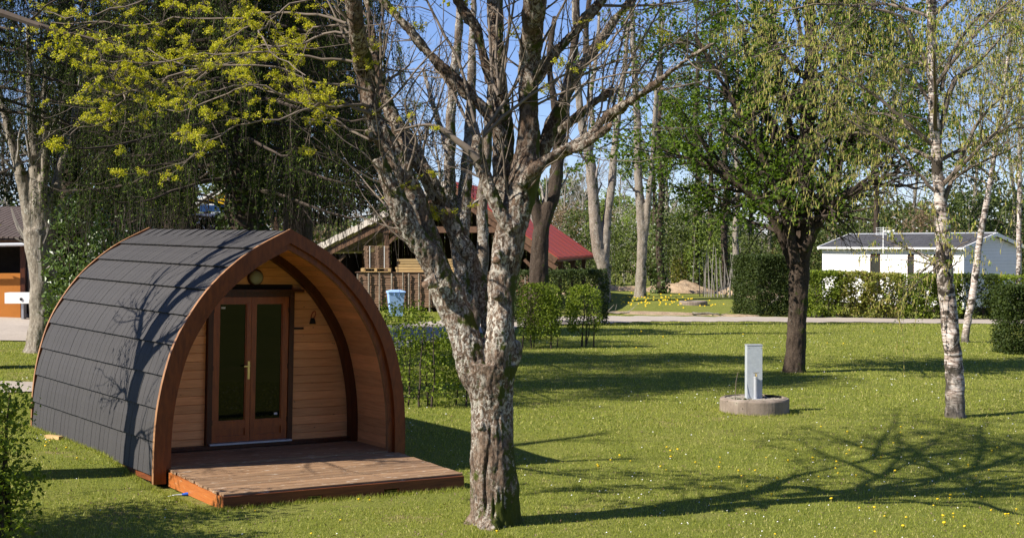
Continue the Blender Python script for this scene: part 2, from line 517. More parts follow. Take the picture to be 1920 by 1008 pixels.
# rough dark bark in the bottom metre
tc = q.n('ShaderNodeTexCoord'); sx = q.n('ShaderNodeSeparateXYZ'); q.l(tc.outputs['Object'], sx.inputs[0])
ad = q.n('ShaderNodeMath', operation='MULTIPLY_ADD'); q.l(pn, ad.inputs[0]); ad.inputs[1].default_value = -3.2; q.l(sx.outputs[2], ad.inputs[2])
c = q.mix(ramp(q.nt, [(-.0, (1, 1, 1)), (.0, (1, 1, 1))], ad.outputs[0]), c, c) if False else c
mr = q.n('ShaderNodeMapRange'); mr.inputs[1].default_value = -1.35; mr.inputs[2].default_value = -.75; mr.inputs[3].default_value = 1; mr.inputs[4].default_value = 0
q.l(ad.outputs[0], mr.inputs[0])
c = q.mix(mr.outputs[0], c, ramp(q.nt, [(.35, (.035, .028, .02)), (.65, (.22, .19, .16))], q.noise(q.coord((1, 1, .3)), 16, 6)))
q.color(c); q.bump(bn, .5, .02); M['birch'] = q.m
M['leaf_maple'] = leafmat('maple_leaf', (.045, .090, .009), (.16, .24, .025), .46)
M['leaf_hedge'] = leafmat('hornbeam_leaf', (.09, .14, .014), (.26, .32, .035), .38)
M['leaf_hedge2'] = leafmat('autumn_tinged_leaf', (.15, .17, .03), (.34, .35, .06), .35, c3=(.46, .34, .17))
M['leaf_dark'] = leafmat('dark_evergreen_leaf', (.005, .008, .003), (.018, .028, .007), .06, .8, spec=.08)
M['leaf_privet'] = leafmat('clipped_conifer_leaf', (.02, .038, .007), (.06, .085, .014), .15)
M['leaf_laurel'] = leafmat('laurel_leaf', (.05, .09, .015), (.12, .18, .035), .2, .35, spec=.5)
M['needle'] = leafmat('spruce_needle', (.007, .013, .004), (.036, .058, .009), .13, .75, c3=(.15, .20, .026), spec=.1)
M['leaf_ivy'] = leafmat('ivy_leaf', (.035, .065, .014), (.12, .16, .04), .2, .4, spec=.4)
M['flower'] = leafmat('maple_flower', (.30, .33, .022), (.58, .54, .04), .42, c3=(.74, .60, .06))
M['catkin'] = leafmat('birch_catkin', (.30, .27, .07), (.50, .45, .14), .3)
M['leaf_birch'] = leafmat('birch_leaf', (.11, .18, .025), (.26, .34, .05), .5)
M['leaf_far'] = leafmat('far_leaf', (.055, .085, .022), (.16, .19, .05), .3)
M['leaf_far2'] = leafmat('far_young_leaf', (.12, .18, .035), (.26, .32, .07), .4)
M['leaf_brown'] = leafmat('dry_twiggy_leaf', (.16, .115, .075), (.28, .2, .13), .3)
M['blossom'] = leafmat('white_blossom', (.45, .42, .40), (.62, .6, .58), .3)
M['grass'] = leafmat('grass_blade', (.14, .175, .024), (.35, .38, .062), .4, c3=(.56, .49, .2))
M['yellow'] = plain('dandelion_yellow', (.75, .52, .015), .6, .1)
M['daisy'] = plain('daisy_white', (.8, .8, .78), .6, .05)
M['cladding'] = plain('white_cladding', (.78, .77, .76), .5, .03)
M['mhroof'] = plain('grey_tile_roof', (.07, .07, .078), .6, .2, 2)
M['redroof'] = plain('red_sheet_roof', (.44, .066, .036), .6, .08, 2)
M['fibre'] = plain('pale_fibre_roof', (.62, .55, .47), .8, .2, 8)
M['oldwood'] = wood('old_timber', (.15, .085, .05), (.06, .033, .02), (3, 3, 3), .8)
M['lath'] = wood('lath_wood', (.34, .22, .145), (.17, .10, .065), (1, 12, 12), .8)
M['lumber'] = wood('fresh_lumber', (.60, .41, .19), (.42, .27, .12), (1, 12, 12), .7)
M['darkwall'] = plain('dark_boards', (.03, .022, .016), .9, .3, 3)
M['orange'] = plain('orange_render', (.42, .15, .022), .7, .08, 2)
M['pale'] = plain('pale_render', (.38, .35, .34), .7, .08, 2)
M['brownroof'] = plain('brown_sheet_roof', (.10, .075, .06), .6, .2, 3)
M['slideyellow'] = plain('yellow_board', (.80, .50, .012), .4, .06, 2)
M['slateblue'] = plain('blue_slate', (.08, .09, .13), .5, .2, 4)
M['winglass'] = plain('window_glass', (.03, .03, .03), .08, .2, 1, .5)
# ================================================================== THE SETTING
def road_poly(pts, w):
    P = spline(pts, 60); T = unit(np.gradient(P[:, :2], axis=0)); Nn = np.stack([-T[:, 1], T[:, 0]], 1)
    return P, Nn, spline(np.c_[np.array(pts, float)[:, :2], w], 60)[:, 2]

ROAD = [(-34, 25.0), (-20, 26.6), (-9, 28.0), (-5.6, 33), (-4.4, 42), (-1.5, 52), (4, 58.5), (12, 61.5), (22, 64.2), (40, 70), (80, 84)]
RW = [2.2, 2.2, 2.2, 2.6, 3.4, 4.2, 4.0, 3.7, 3.9, 4.2, 5]
RP, RN, RWW = road_poly([(x, y) for x, y in ROAD], RW)

def road_dist(x, y):
    d = np.full(x.shape, 1e9); wi = np.zeros(x.shape)
    for i in range(len(RP) - 1):
        a = RP[i, :2]; b = RP[i + 1, :2]; ab = b - a
        t = np.clip(((x - a[0]) * ab[0] + (y - a[1]) * ab[1]) / (ab @ ab), 0, 1)
        q = np.hypot(x - a[0] - t * ab[0], y - a[1] - t * ab[1])
        m = q < d
        d = np.where(m, q, d); wi = np.where(m, RWW[i] / 2, wi)
    return d - wi

# ground: one sheet out to the horizon
gx = np.concatenate([-np.geomspace(600, 22, 26), np.linspace(-21, 21, 120), np.geomspace(22, 600, 26)])
gy = np.concatenate([np.linspace(-40, 9, 12), np.linspace(10, 60, 130), np.geomspace(61, 1200, 50)])
X, Y = np.meshgrid(gx, gy)
Z = ground_z(X, Y)
idx = np.arange(X.size).reshape(X.shape)
g = Geo().add(np.stack([X, Y, Z], -1), np.stack([idx[:-1, :-1], idx[:-1, 1:], idx[1:, 1:], idx[1:, :-1]], -1).reshape(-1, 4))
tag(g.build('ground', M['lawn'], smooth=True), kind='structure')

def strip(P, Nn, W, dz, n=7):
    s = np.linspace(-.5, .5, n)
    ed = 1 + .12 * np.sin(np.arange(len(P)) * 1.7) * (np.abs(s) > .49)[:, None]
    V = P[None, :, :2] + Nn[None] * (W[None, :] * s[:, None] * ed)[..., None]
    z = ground_z(V[..., 0], V[..., 1]) + dz
    V = np.concatenate([V, z[..., None]], -1)
    i = np.arange(n * len(P)).reshape(n, len(P))
    return V, np.stack([i[:-1, :-1], i[:-1, 1:], i[1:, 1:], i[1:, :-1]], -1).reshape(-1, 4)
P3 = spline(np.c_[np.array(ROAD, float), RW], 260)
T3 = unit(np.gradient(P3[:, :2], axis=0)); N3 = np.stack([-T3[:, 1], T3[:, 0]], 1)
V, F = strip(P3, N3, P3[:, 2], .025, 9)
tag(Geo().add(V, F).build('road', M['road'], smooth=True), kind='structure')

# paved yard in front of the wash house
yx, yy = np.meshgrid(np.linspace(-30, -10.2, 30), np.linspace(39.5, 58, 30))
yx = yx + .25 * np.sin(yy * 1.3) * (yx > -10.5)
i = np.arange(900).reshape(30, 30)
g = Geo().add(np.stack([yx, yy, ground_z(yx, yy) + .03], -1), np.stack([i[:-1, :-1], i[:-1, 1:], i[1:, 1:], i[1:, :-1]], -1).reshape(-1, 4))
tag(g.build('paved_yard', M['road']), kind='structure')

# bare earth: worn patch by the road and the heap along the wood's edge
def earth_patch(name, cx, cy, rx, ry, h, n=40, seed=1):
    u = np.linspace(-1, 1, n); a, b = np.meshgrid(u, u)
    x = cx + a * rx; y = cy + b * ry
    rr = np.sqrt(a ** 2 + b ** 2)
    hh = np.array([noise.fractal(Vector((p, q, seed)), 1, 2, 5) for p, q in zip(x.ravel() * .9, y.ravel() * .9)]).reshape(a.shape)
    z = ground_z(x, y) + h * sstep(1.15 - rr) * (1 + .5 * hh) + .05 * hh * sstep(1.2 - rr) + .03 - .35 * sstep((rr - .85) * 4)
    i = np.arange(n * n).reshape(n, n)
    return tag(Geo().add(np.stack([x, y, z], -1), np.stack([i[:-1, :-1], i[:-1, 1:], i[1:, 1:], i[1:, :-1]], -1).reshape(-1, 4)).build(name, M['earth'], smooth=True), kind='structure')
earth_patch('bare_earth', 6.6, 64.5, 2.6, 1.6, .02, seed=2)
earth_patch('bare_earth', 9.9, 64.2, 1.3, .7, .03, seed=5)
earth_patch('earth_bank', 9.8, 85, 2.4, 2.0, .55, seed=3)
earth_patch('earth_bank', 14.2, 84, 2.6, 2.2, .75, seed=8)
earth_patch('earth_bank', 5.6, 86, 3.2, 1.8, .25, seed=11)
earth_patch('bare_earth', 17.3, 46.5, 1.7, .8, .0, seed=21)

# grass: short blades, closer together near the camera
def pod_uv(x, y):
    dx = x - PL[0]; dy = y - PL[1]
    return dx * .8171 + dy * .5764, dx * -.5764 + dy * .8171
NB = 760000
ry = 11.5 * (62 / 11.5) ** rng.random(NB)
rx = (rng.random(NB) - .5) * 2 * (ry * .375 + 1.2)
u, b = pod_uv(rx, ry)
ok = ~((u > -.02) & (u < 3.62) & (b > -1.75) & (b < 5.1))
ok &= np.hypot(rx - 4.46, ry - 26.45) > .62
ok &= np.hypot(rx + .17, ry - 15.3) > .27
dr = road_dist(rx, ry)
ok &= dr > rng.uniform(-.05, .15, NB)
ok &= ~((rx < -10.1) & (ry > 39.4) & (ry < 58.2))
wp = np.exp(-((rx - .15) ** 2 + (ry - 15.05) ** 2) / .35) + np.exp(-((np.abs(u - 1.7) / 1.9) ** 4 + ((b + 2.15) / .35) ** 2)) * .7 + np.exp(-((rx - 4.3) ** 2 / .9 + (ry - 25.5) ** 2 / .12)) * .6
pn = np.sin(rx * 1.9 + np.sin(ry * 1.1) * 2) * np.sin(ry * 1.6 + np.sin(rx * .8) * 2.2) + .5 * np.sin(rx * 5.1 + ry * 3.3) * np.sin(ry * 4.7 - rx * 2.9)
ok &= rng.random(NB) < np.clip(.80 - .42 * pn - wp - .5 * np.clip(np.sin(rx * .55 + 2 * np.sin(ry * .21)) * np.sin(ry * .5 + 1.5 * np.sin(rx * .37)) - .45, 0, 1), .06, 1)
rx, ry, pn = rx[ok], ry[ok], pn[ok]
n = len(rx)
z = ground_z(rx, ry)
h = (.015 + .024 * rng.random(n) ** 1.5) * (1 + .3 * np.clip(pn, -1, 1)) * (1 + (ry - 12) * .012)
h *= np.where(rng.random(n) < .02, 1.9, 1)
w = (.0028 + .0032 * rng.random(n)) * (ry / 15)
a = rng.random(n) * 2 * math.pi; ta = rng.random(n) * 2 * math.pi; lean = rng.random(n) * .9
bx = np.cos(a) * w; by = np.sin(a) * w
V = np.stack([np.stack([rx - bx, ry - by, z - .004], 1), np.stack([rx + bx, ry + by, z - .004], 1),
              np.stack([rx + np.cos(ta) * h * lean, ry + np.sin(ta) * h * lean, z + h], 1)], 1)
tag(Geo().add(V.reshape(-1, 3), np.arange(3 * n).reshape(n, 3)).build('grass', M['grass']), kind='stuff')

# taller tufts round trunks, pod and ring
tp = []
def tuft_ring(cx, cy, r, n, spread=.12):
    a = rng.random(n) * 6.283; q = r + np.abs(rng.normal(size=n)) * spread
    tp.append(np.stack([cx + np.cos(a) * q, cy + np.sin(a) * q], 1))
tuft_ring(-.17, 15.3, .27, 1300); tuft_ring(4.46, 26.45, .66, 1500, .08); tuft_ring(8.1, 26.3, .24, 500); tuft_ring(6.9, 35.2, .34, 700)
def tuft_line(a, b, n, s=.05):
    t = rng.random(n)[:, None]; tp.append(np.array(a) * (1 - t) + np.array(b) * t + rng.normal(size=(n, 2)) * s)
def pw(u, b): return (PL + PA * u + PB * b)[:2]
tuft_line(pw(-.06, -1.75), pw(3.45, -1.80), 3200, .05); tuft_line(pw(-.06, 0), pw(-.06, 5.1), 2600, .045)
tuft_line(pw(-.08, -1.75), pw(-.06, 0), 900, .03); tuft_line(pw(3.55, -1.7), pw(3.7, 5), 900)
q = np.concatenate(tp); n = len(q); h = .025 + .05 * rng.random(n) ** 2; a = rng.random(n) * 6.283; ta = rng.random(n) * 6.283
z = ground_z(q[:, 0], q[:, 1]); w = .004
V = np.stack([np.c_[q[:, 0] - np.cos(a) * w, q[:, 1] - np.sin(a) * w, z - .01], np.c_[q[:, 0] + np.cos(a) * w, q[:, 1] + np.sin(a) * w, z - .01],
              np.c_[q[:, 0] + np.cos(ta) * h * .5, q[:, 1] + np.sin(ta) * h * .5, z + h]], 1)
tag(Geo().add(V.reshape(-1, 3), np.arange(3 * n).reshape(n, 3)).build('grass', M['grass']), kind='stuff')

# daisies: far too many to count
n = 1500
y = 13.5 * (56 / 13.5) ** rng.random(n); x = (rng.random(n) - .5) * 2 * (y * .37)
cl = np.sin(x * .7 + 1.3 * np.sin(y * .35)) * np.sin(y * .45 + x * .3)
u, b = pod_uv(x, y)
ok = (rng.random(n) < np.clip(.35 + .6 * cl, .03, 1)) & ~((u > -.1) & (u < 3.7) & (b > -1.9) & (b < 5.2)) & (road_dist(x, y) > .3) & (np.hypot(x - 4.46, y - 26.45) > .8) & (x > -11)
x, y = x[ok], y[ok]; n = len(x); z = ground_z(x, y) + .035
k = 6; a = np.arange(k) * 6.283 / k; r = (.007 + .005 * rng.random(n))[:, None] * np.clip(y / 20, .9, 1.5)[:, None]
V = np.stack([x[:, None] + r * np.cos(a), y[:, None] + r * np.sin(a), z[:, None] + .25 * r * np.sin(a + 1)], -1)
C0 = np.stack([x, y, z + .008], 1)[:, None]
V = np.concatenate([C0, V], 1); base = (np.arange(n) * (k + 1))[:, None]
F = np.concatenate([np.stack([base[:, 0], base[:, 0] + 1 + i, base[:, 0] + 1 + (i + 1) % k], 1) for i in range(k)])
tag(Geo().add(V.reshape(-1, 3), F).build('daisies', M['daisy']), kind='stuff')

# dandelions: single flowers, each a plant of its own
dg = Geo()
dg.lathe([(.004, -.03), (.003, .03), (.010, .034), (.022, .04), (.019, .048), (.009, .053)], 9, m=0)
dme = dg.mesh('dandelion', [M['yellow']], True)
spots = [(1145, 865), (1121, 878), (1119, 874), (1250, 883), (1258, 860), (1256, 848), (1304, 870), (1347, 879), (1383, 885), (1349, 869), (1436, 860), (1525, 866), (1523, 862), (1570, 874), (1566, 880),
         (1567, 868), (1588, 853), (1592, 847), (1616, 841), (1633, 852), (1690, 812), (1730, 822), (1716, 867), (1770, 887), (1748, 895), (1828, 878), (1855, 884), (1829, 894), (1682, 927), (1638, 956),
         (1720, 926), (1780, 937), (1784, 932), (1788, 966), (1787, 972), (1766, 972), (1771, 985), (1769, 984), (1693, 991), (1699, 972), (1886, 969), (1892, 967), (1904, 958), (1452, 1004), (1640, 918), (1626, 912),
         (1533, 918), (1604, 894), (1534, 896), (1572, 890), (1492, 846), (1478, 866), (1418, 885), (1400, 914), (1227, 954), (1446, 930), (1540, 802), (1690, 803), (1870, 842), (1860, 848), (1815, 875), (1650, 860),
         (1675, 832), (1600, 866), (1740, 905), (1460, 900), (1390, 895), (1318, 915), (1350, 860), (1270, 845), (1240, 878), (1160, 857), (1182, 866), (930, 1000), (640, 978), (585, 1003), (480, 960), (695, 940), (672, 940),
         (88, 832), (95, 828), (145, 862), (125, 843), (86, 838), (1910, 895), (1900, 915), (1840, 935), (1860, 960), (1810, 990), (1750, 950), (1660, 970), (1640, 1000), (1910, 985), (1560, 940), (1610, 955)]
for _ in range(14):
    spots.append((random.uniform(1150, 1900), random.uniform(618, 690)))
for _ in range(8):
    spots.append((random.uniform(1210, 1900), random.uniform(800, 1000)))
for i, (px, py) in enumerate(spots):
    p = gp(px, py)
    if np.hypot(p[0] - 4.46, p[1] - 26.45) < .9: continue
    o = bpy.data.objects.new('dandelion', dme); COL.objects.link(o)
    o.location = tuple(p); s = random.uniform(.6, 1.1) * max(1, p[1] / 30); o.scale = (s, s, s)
    o.rotation_euler = (random.uniform(-.4, .4), random.uniform(-.4, .4), random.uniform(0, 6))
    tag(o, 'small yellow dandelion flower standing in the short lawn grass', 'dandelion', 'dandelions scattered over the lawn')

# far patch of dandelions on the bank beyond the road
n = 110
x = rng.normal(7.6, 1.3, n); y = rng.normal(74.5, 2.2, n); z = ground_z(x, y) + .06; r = .035
V = np.stack([np.c_[x - r, y, z], np.c_[x + r, y - .01, z], np.c_[x + r, y, z + 1.4 * r], np.c_[x - r, y + .01, z + 1.4 * r]], 1)
tag(Geo().add(V.reshape(-1, 3), np.arange(4 * n).reshape(n, 4)).build('dandelion_patch', M['yellow']), kind='stuff')

# fallen leaves and bits of bark lying about
n = 2600
y = 12.5 * (30 / 12.5) ** rng.random(n); x = (rng.random(n) - .5) * 2 * (y * .37); u, b = pod_uv(x, y)
ok = ~((u > -.1) & (u < 3.7) & (b > -1.8) & (b < 5.2)); x, y = x[ok], y[ok]
gl = Geo(); leaves(gl, np.stack([x, y, ground_z(x, y) + .02], 1), .035, flat=1.5, fold=.5)
tag(gl.build('leaf_litter', M['leaf_brown']), kind='stuff')

# ================================================================== THE POD
Bv = np.cross(PN, PA)
POD = thing('camping_pod', 'arched wooden camping pod with grey shingle roof and glazed double door', 'camping pod', (0, 0, 0))
POD.matrix_world = Matrix(((PA[0], Bv[0], PN[0], PL[0]), (PA[1], Bv[1], PN[1], PL[1]), (PA[2], Bv[2], PN[2], PL[2]), (0, 0, 0, 1)))
W2 = 1.8
LP = np.array([(0, 0), (.006, .432), (.042, .836), (.124, 1.245), (.248, 1.628), (.445, 1.986), (.690, 2.313), (1.0, 2.605), (1.345, 2.845), (1.8, 3.075)])
half = spline(LP, 40)
def profile(off, nhalf=40):
    h = spline(LP, nhalf); t = unit(np.gradient(h, axis=0)); nrm = np.stack([-t[:, 1], t[:, 0]], 1)
    nrm[-1] = (0, 1 / max(.2, t[-1, 0])); nrm[0] = (-1, 0)
    q = h - nrm * off                       # off > 0 is inwards
    q = q[q[:, 0] <= W2 + 1e-6] if off > 0 else q
    q[-1, 0] = W2
    q[:, 1] = np.maximum(q[:, 1], h[0, 1])
    r = q[::-1].copy()[1:]; r[:, 0] = 2 * W2 - r[:, 0]
    return np.vstack([q, r])
def resamp(P, n):
    d = np.r_[0, np.cumsum(np.linalg.norm(np.diff(P, axis=0), axis=1))]
    t = np.linspace(0, d[-1], n)
    return np.stack([np.interp(t, d, P[:, 0]), np.interp(t, d, P[:, 1])], 1)
def arch(name, off0, off1, b0, b1, mat, z0=0.0, n=61, edge=None, parent=None):
    o = resamp(profile(off0), n); i = resamp(profile(off1), n)
    g = Geo(); V = np.zeros((n, 4, 3))
    V[:, 0] = np.c_[o[:, 0], np.full(n, b0), o[:, 1]]; V[:, 1] = np.c_[i[:, 0], np.full(n, b0), i[:, 1]]
    V[:, 2] = np.c_[i[:, 0], np.full(n, b1), i[:, 1]]; V[:, 3] = np.c_[o[:, 0], np.full(n, b1), o[:, 1]]
    V[0, :, 2] = z0; V[-1, :, 2] = z0
    ix = np.arange(n * 4).reshape(n, 4)
    for k in range(4):
        m = 1 if (edge is not None and k in edge) else 0
        k2 = (k + 1) % 4
        q = np.stack([ix[:-1, k], ix[1:, k], ix[1:, k2], ix[:-1, k2]], -1)
        if k == 0: g.add(V, q, m)
        else: g.f.append((q, m))
    g.f.append((np.array([[0, 1, 2, 3]]), 0)); g.f.append((np.array([[4 * n - 1, 4 * n - 2, 4 * n - 3, 4 * n - 4]]), 0))
    return g.build(name, [mat, M['arch_edge']], parent or POD)
arch('front_arch', -.042, .125, -.05, .005, M['arch'], -.14, edge=(3,))
arch('inner_arch', .105, .205, .0, .07, M['arch'], .0, edge=(1,))
arch('inner_arch', .085, .175, .075, .11, M['arch'], .0)
arch('rear_arch', -.045, .11, 5.0, 5.05, M['arch'], -.05, edge=(3,))
arch('porch_arch', .10, .225, 1.03, 1.16, M['darktrim'], .07)
arch('roof_shell', .012, .05, .02, 4.99, M['black'], .02)
# shingles of the left slope, each course lapping over the one below
ck = [0.0, .432, .836, 1.245, 1.628, 1.986, 2.313, 2.605, 2.845]
lp = spline(LP, 400); tl = unit(np.gradient(lp, axis=0))
def on_profile(z):
    i = int(np.argmin(np.abs(lp[:, 1] - z))); return lp[i], np.array([-tl[i, 1], tl[i, 0]])
edges = [on_profile(z) for z in ck] + [(np.array([1.74, 3.046]), np.array([-.42, .9]))]
NS = 30; L0, L1 = .012, 4.995; sw = (L1 - L0) / NS
for ci in range(9):
    (p0, n0), (p1, n1) = edges[ci], edges[ci + 1]
    ext = (p1 - p0) / np.linalg.norm(p1 - p0) * .03
    pm = on_profile((ck[ci] + (ck[ci + 1] if ci < 8 else 3.046)) / 2)[0]; nm = (n0 + n1) / 2
    g = Geo()
    for (qa, qb, oa, ob, na, nb) in ((p0 - ext, pm, .040, .024, n0, nm), (pm, p1, .024, .004, nm, n1)):
        a_o = qa + na * oa; b_o = qb + nb * ob; a_i = qa + na * (oa - .014); b_i = qb + nb * (ob - .014)
        w = sw - .0075
        g.hexa([(a_o[0], 0, a_o[1]), (a_i[0], 0, a_i[1]), (a_i[0], w, a_i[1]), (a_o[0], w, a_o[1]), (b_o[0], 0, b_o[1]), (b_i[0], 0, b_i[1]), (b_i[0], w, b_i[1]), (b_o[0], w, b_o[1])])
    me = g.mesh('shingle', M['shingle'])
    for k in range(NS):
        o = bpy.data.objects.new('shingle', me); COL.objects.link(o); o.parent = POD
        o.location = (random.uniform(-.0015, .0015), L0 + k * sw, random.uniform(-.0012, .0012))
# the far slope is never seen from here: joined
g = Geo()
for ci in range(9):
    (p0, n0), (p1, n1) = edges[ci], edges[ci + 1]
    a_o = p0 + n0 * .030; b_o = p1 + n1 * .004; a_i = p0 + n0 * .012; b_i = p1 - n1 * .012
    f = lambda p: 2 * W2 - p[0]
    for k in range(NS):
        y0 = L0 + k * sw; y1 = y0 + sw - .006
        g.hexa([(f(a_i), y0, a_i[1]), (f(a_o), y0, a_o[1]), (f(a_o), y1, a_o[1]), (f(a_i), y1, a_i[1]), (f(b_i), y0, b_i[1]), (f(b_o), y0, b_o[1]), (f(b_o), y1, b_o[1]), (f(b_i), y1, b_i[1])])
tag(g.build('shingle_slope', M['shingle'], POD), kind='stuff')
# ridge caps, a saw-tooth line
g = Geo(); cl_ = .345
def cap_pts(y, dz): return [(1.50, y, 2.93 + dz), (1.8, y, 3.085 + dz), (2.10, y, 2.93 + dz)]
A_ = cap_pts(0, .020); B_ = cap_pts(cl_, .006)
V = A_ + B_ + [(p[0], p[1], p[2] - .014) for p in A_ + B_]
g.add(V, [[0, 1, 4, 3], [1, 2, 5, 4], [6, 9, 10, 7], [7, 10, 11, 8], [0, 3, 9, 6], [2, 8, 11, 5], [0, 6, 7, 1], [1, 7, 8, 2], [3, 4, 10, 9], [4, 5, 11, 10]])
me = g.mesh('ridge_cap', M['shingle'])
for k in range(15):
    o = bpy.data.objects.new('ridge_cap', me); COL.objects.link(o); o.parent = POD
    o.location = (random.uniform(-.006, .006), -.01 + k * .333, random.uniform(-.003, .004))
# inside lining of the porch: planks running back
ip = resamp(profile(.10), 65)
for k in range(64):
    a, b = ip[k], ip[k + 1]
    if max(a[1], b[1]) < .06: continue
    t = (b - a); L = np.linalg.norm(t); t /= L; nn = np.array([t[1], -t[0]])     # inwards
    g = Geo(); a2 = a + t * .0012; b2 = b - t * .0012; th = .018
    pts = [a2, a2 + nn * th * .85, a2 + t * .004 + nn * th, b2 - t * .004 + nn * th, b2 + nn * th * .85, b2]
    g.prism([tuple(p) for p in pts], .11, 1.04, lambda x, y, d: (x, d, y))
    g.build('wall_plank', M['plank_in'], POD)
# back wall of the porch, boards round the door
bx = profile(.155)
def urange(z):
    h = bx[:len(bx) // 2 + 1]
    return float(np.interp(z, h[:, 1], h[:, 0]))
DU0, DU1, DZ1 = 1.165, 2.475, 2.245
z = .10; ph = .118
while z < 2.86:
    z1 = min(z + ph - .0025, 2.87)
    ua, ub = urange(z), urange(z1)
    segs = [(ua, ub, DU0, DU0), (DU1, DU1, 3.6 - ua, 3.6 - ub)] if z < DZ1 - .02 else [(ua, ub, 3.6 - ua, 3.6 - ub)]
    for (x0, x0b, x1, x1b) in segs:
        if x1b - x0b < .05: continue
        g = Geo(); c = .0035
        fy = 1.20 + random.uniform(0, .0015)
        g.hexa([(x0, fy + c, z), (x1, fy + c, z), (x1, fy + .03, z), (x0, fy + .03, z), (x0b, fy + c, z1), (x1b, fy + c, z1), (x1b, fy + .03, z1), (x0b, fy + .03, z1)])
        g.hexa([(x0 + .0, fy, z + c), (x1, fy, z + c), (x1, fy + c, z + .0), (x0, fy + c, z + .0), (x0b, fy, z1 - c), (x1b, fy, z1 - c), (x1b, fy + c, z1 - .0), (x0b, fy + c, z1)])
        g.build('wall_board', M['plank'], POD)
    z += ph
bp = resamp(profile(.06), 61)
for nm, y0, y1 in (('porch_back_panel', 1.232, 1.26), ('rear_panel', 4.9, 4.95)):
    Geo().prism([tuple(p) for p in bp], y0, y1, lambda x, y, d: (x, d, y)).build(nm, M['darkwall'], POD)
Geo().box(.2, 3.4, 1.10, 1.198, .075, .125).build('skirting_board', M['darktrim'], POD)
# floor of the porch and the base under the pod
for k in range(9):
    y0 = .0 + k * .133
    Geo().box(.10, 3.5, y0 + .002, y0 + .128, .035, .062).build('floor_board', M['deck'], POD)
Geo().box(.03, 3.57, .05, 4.95, -.16, .03).build('floor_frame', M['darkwall'], POD)
Geo().box(-.012, .028, .0, 4.98, -.12, -.004).build('base_board', M['fascia_f'], POD)
# door frame, two leaves
g = Geo()
g.box(1.17, 1.245, 1.13, 1.23, .125, 2.17); g.box(2.395, 2.47, 1.13, 1.23, .125, 2.17); g.box(1.17, 2.47, 1.13, 1.23, 2.172, 2.235)
g.build('door_frame', M['darktrim'], POD)
Geo().box(1.02, 2.60, 1.09, 1.20, 2.237, 2.275).build('door_canopy', M['darktrim'], POD)
Geo().box(1.20, 2.44, 1.07, 1.19, .127, .150).build('door_sill', M['alu'], POD)
for (x0, x1, s) in ((1.248, 1.816, 0), (1.822, 2.392, 1)):
    g = Geo(); st = .092; mid = .052 if s == 0 else .052
    xl = x0 + (st if s == 0 else .068); xr = x1 - (.068 if s == 0 else st)
    ya, yb = 1.15, 1.20
    g.box(x0, xl, ya, yb, .155, 2.168); g.box(xr, x1, ya, yb, .155, 2.168)
    g.box(xl, xr, ya + .001, yb, 2.08, 2.167); g.box(xl, xr, ya + .001, yb, .34, .44); g.box(xl, xr, ya + .001, yb, .156, .24)
    # glazing beads
    g.box(xl, xl + .014, ya + .012, yb, .44, 2.08); g.box(xr - .014, xr, ya + .012, yb, .44, 2.08)
    g.box(xl + .014, xr - .014, ya + .012, yb, .44, .454); g.box(xl + .014, xr - .014, ya + .012, yb, 2.066, 2.08)
    d = g.build('door', M['doorwood'], POD)
    g = Geo(); g.box(xl, xr, ya + .022, yb - .005, .24, .34); g.build('lower_panel', M['doorwood'], d)
    Geo().box(xl + .014, xr - .014, ya + .024, ya + .030, .454, 2.066).build('pane', M['pane'], d)
    if s == 0:
        g = Geo(); g.box(x1 - .046, x1 - .012, ya - .008, ya, 1.02, 1.27); g.box(x1 - .115, x1 - .022, ya - .045, ya - .028, 1.195, 1.212); g.bar((x1 - .029, ya - .045, 1.203), (x1 - .029, ya - .002, 1.203), .016, .016)
        g.build('handle', M['brass'], d)
        Geo().box(xl + .03, xl + .09, ya + .018, ya + .021, 2.005, 2.030).build('sticker', M['sticker'], d)
    else:
        Geo().box(xr - .10, xr - .05, ya + .018, ya + .021, .50, .53).build('sticker', M['sticker'], d)
    for zz in (.4, 1.15, 1.95):
        q = x0 + .004 if s == 0 else x1 - .004
        Geo().box(q - .008, q + .008, ya - .006, ya + .004, zz, zz + .07).build('hinge', M['darktrim'], d)
g = Geo(); g.lathe([(.118, -.012), (.118, .02), (.10, .03)], 28, (1.88, 1.198, 2.44), 1, axis='y'); g.lathe([(.10, .028), (.095, .06), (.07, .085), (.03, .097), (.005, .1)], 28, (1.88, 1.198, 2.44), 0, axis='y')
g.build('wall_lamp', [M['lampglass'], M['darktrim']], POD, True)
Geo().box(2.50, 2.65, 1.185, 1.1995, 1.700, 1.728).build('name_plate', M['black'], POD)
g = Geo()
g.hexa([(2.742, 1.165, 1.775), (2.835, 1.165, 1.775), (2.835, 1.195, 1.775), (2.742, 1.195, 1.775), (2.765, 1.17, 1.86), (2.81, 1.17, 1.86), (2.81, 1.195, 1.86), (2.765, 1.195, 1.86)])
ext = g.build('key_holder', M['black'], POD)
a = np.linspace(0, 2 * math.pi, 15); cu = np.stack([2.80 + .030 * np.cos(a) + .02 * np.sin(a), np.full(15, 1.185), 1.90 + .058 * np.sin(a)], 1)[None]
V, F = tubes(cu, np.full((1, 15), .006), 5); Geo().add(V, F).build('strap', M['red'], ext)

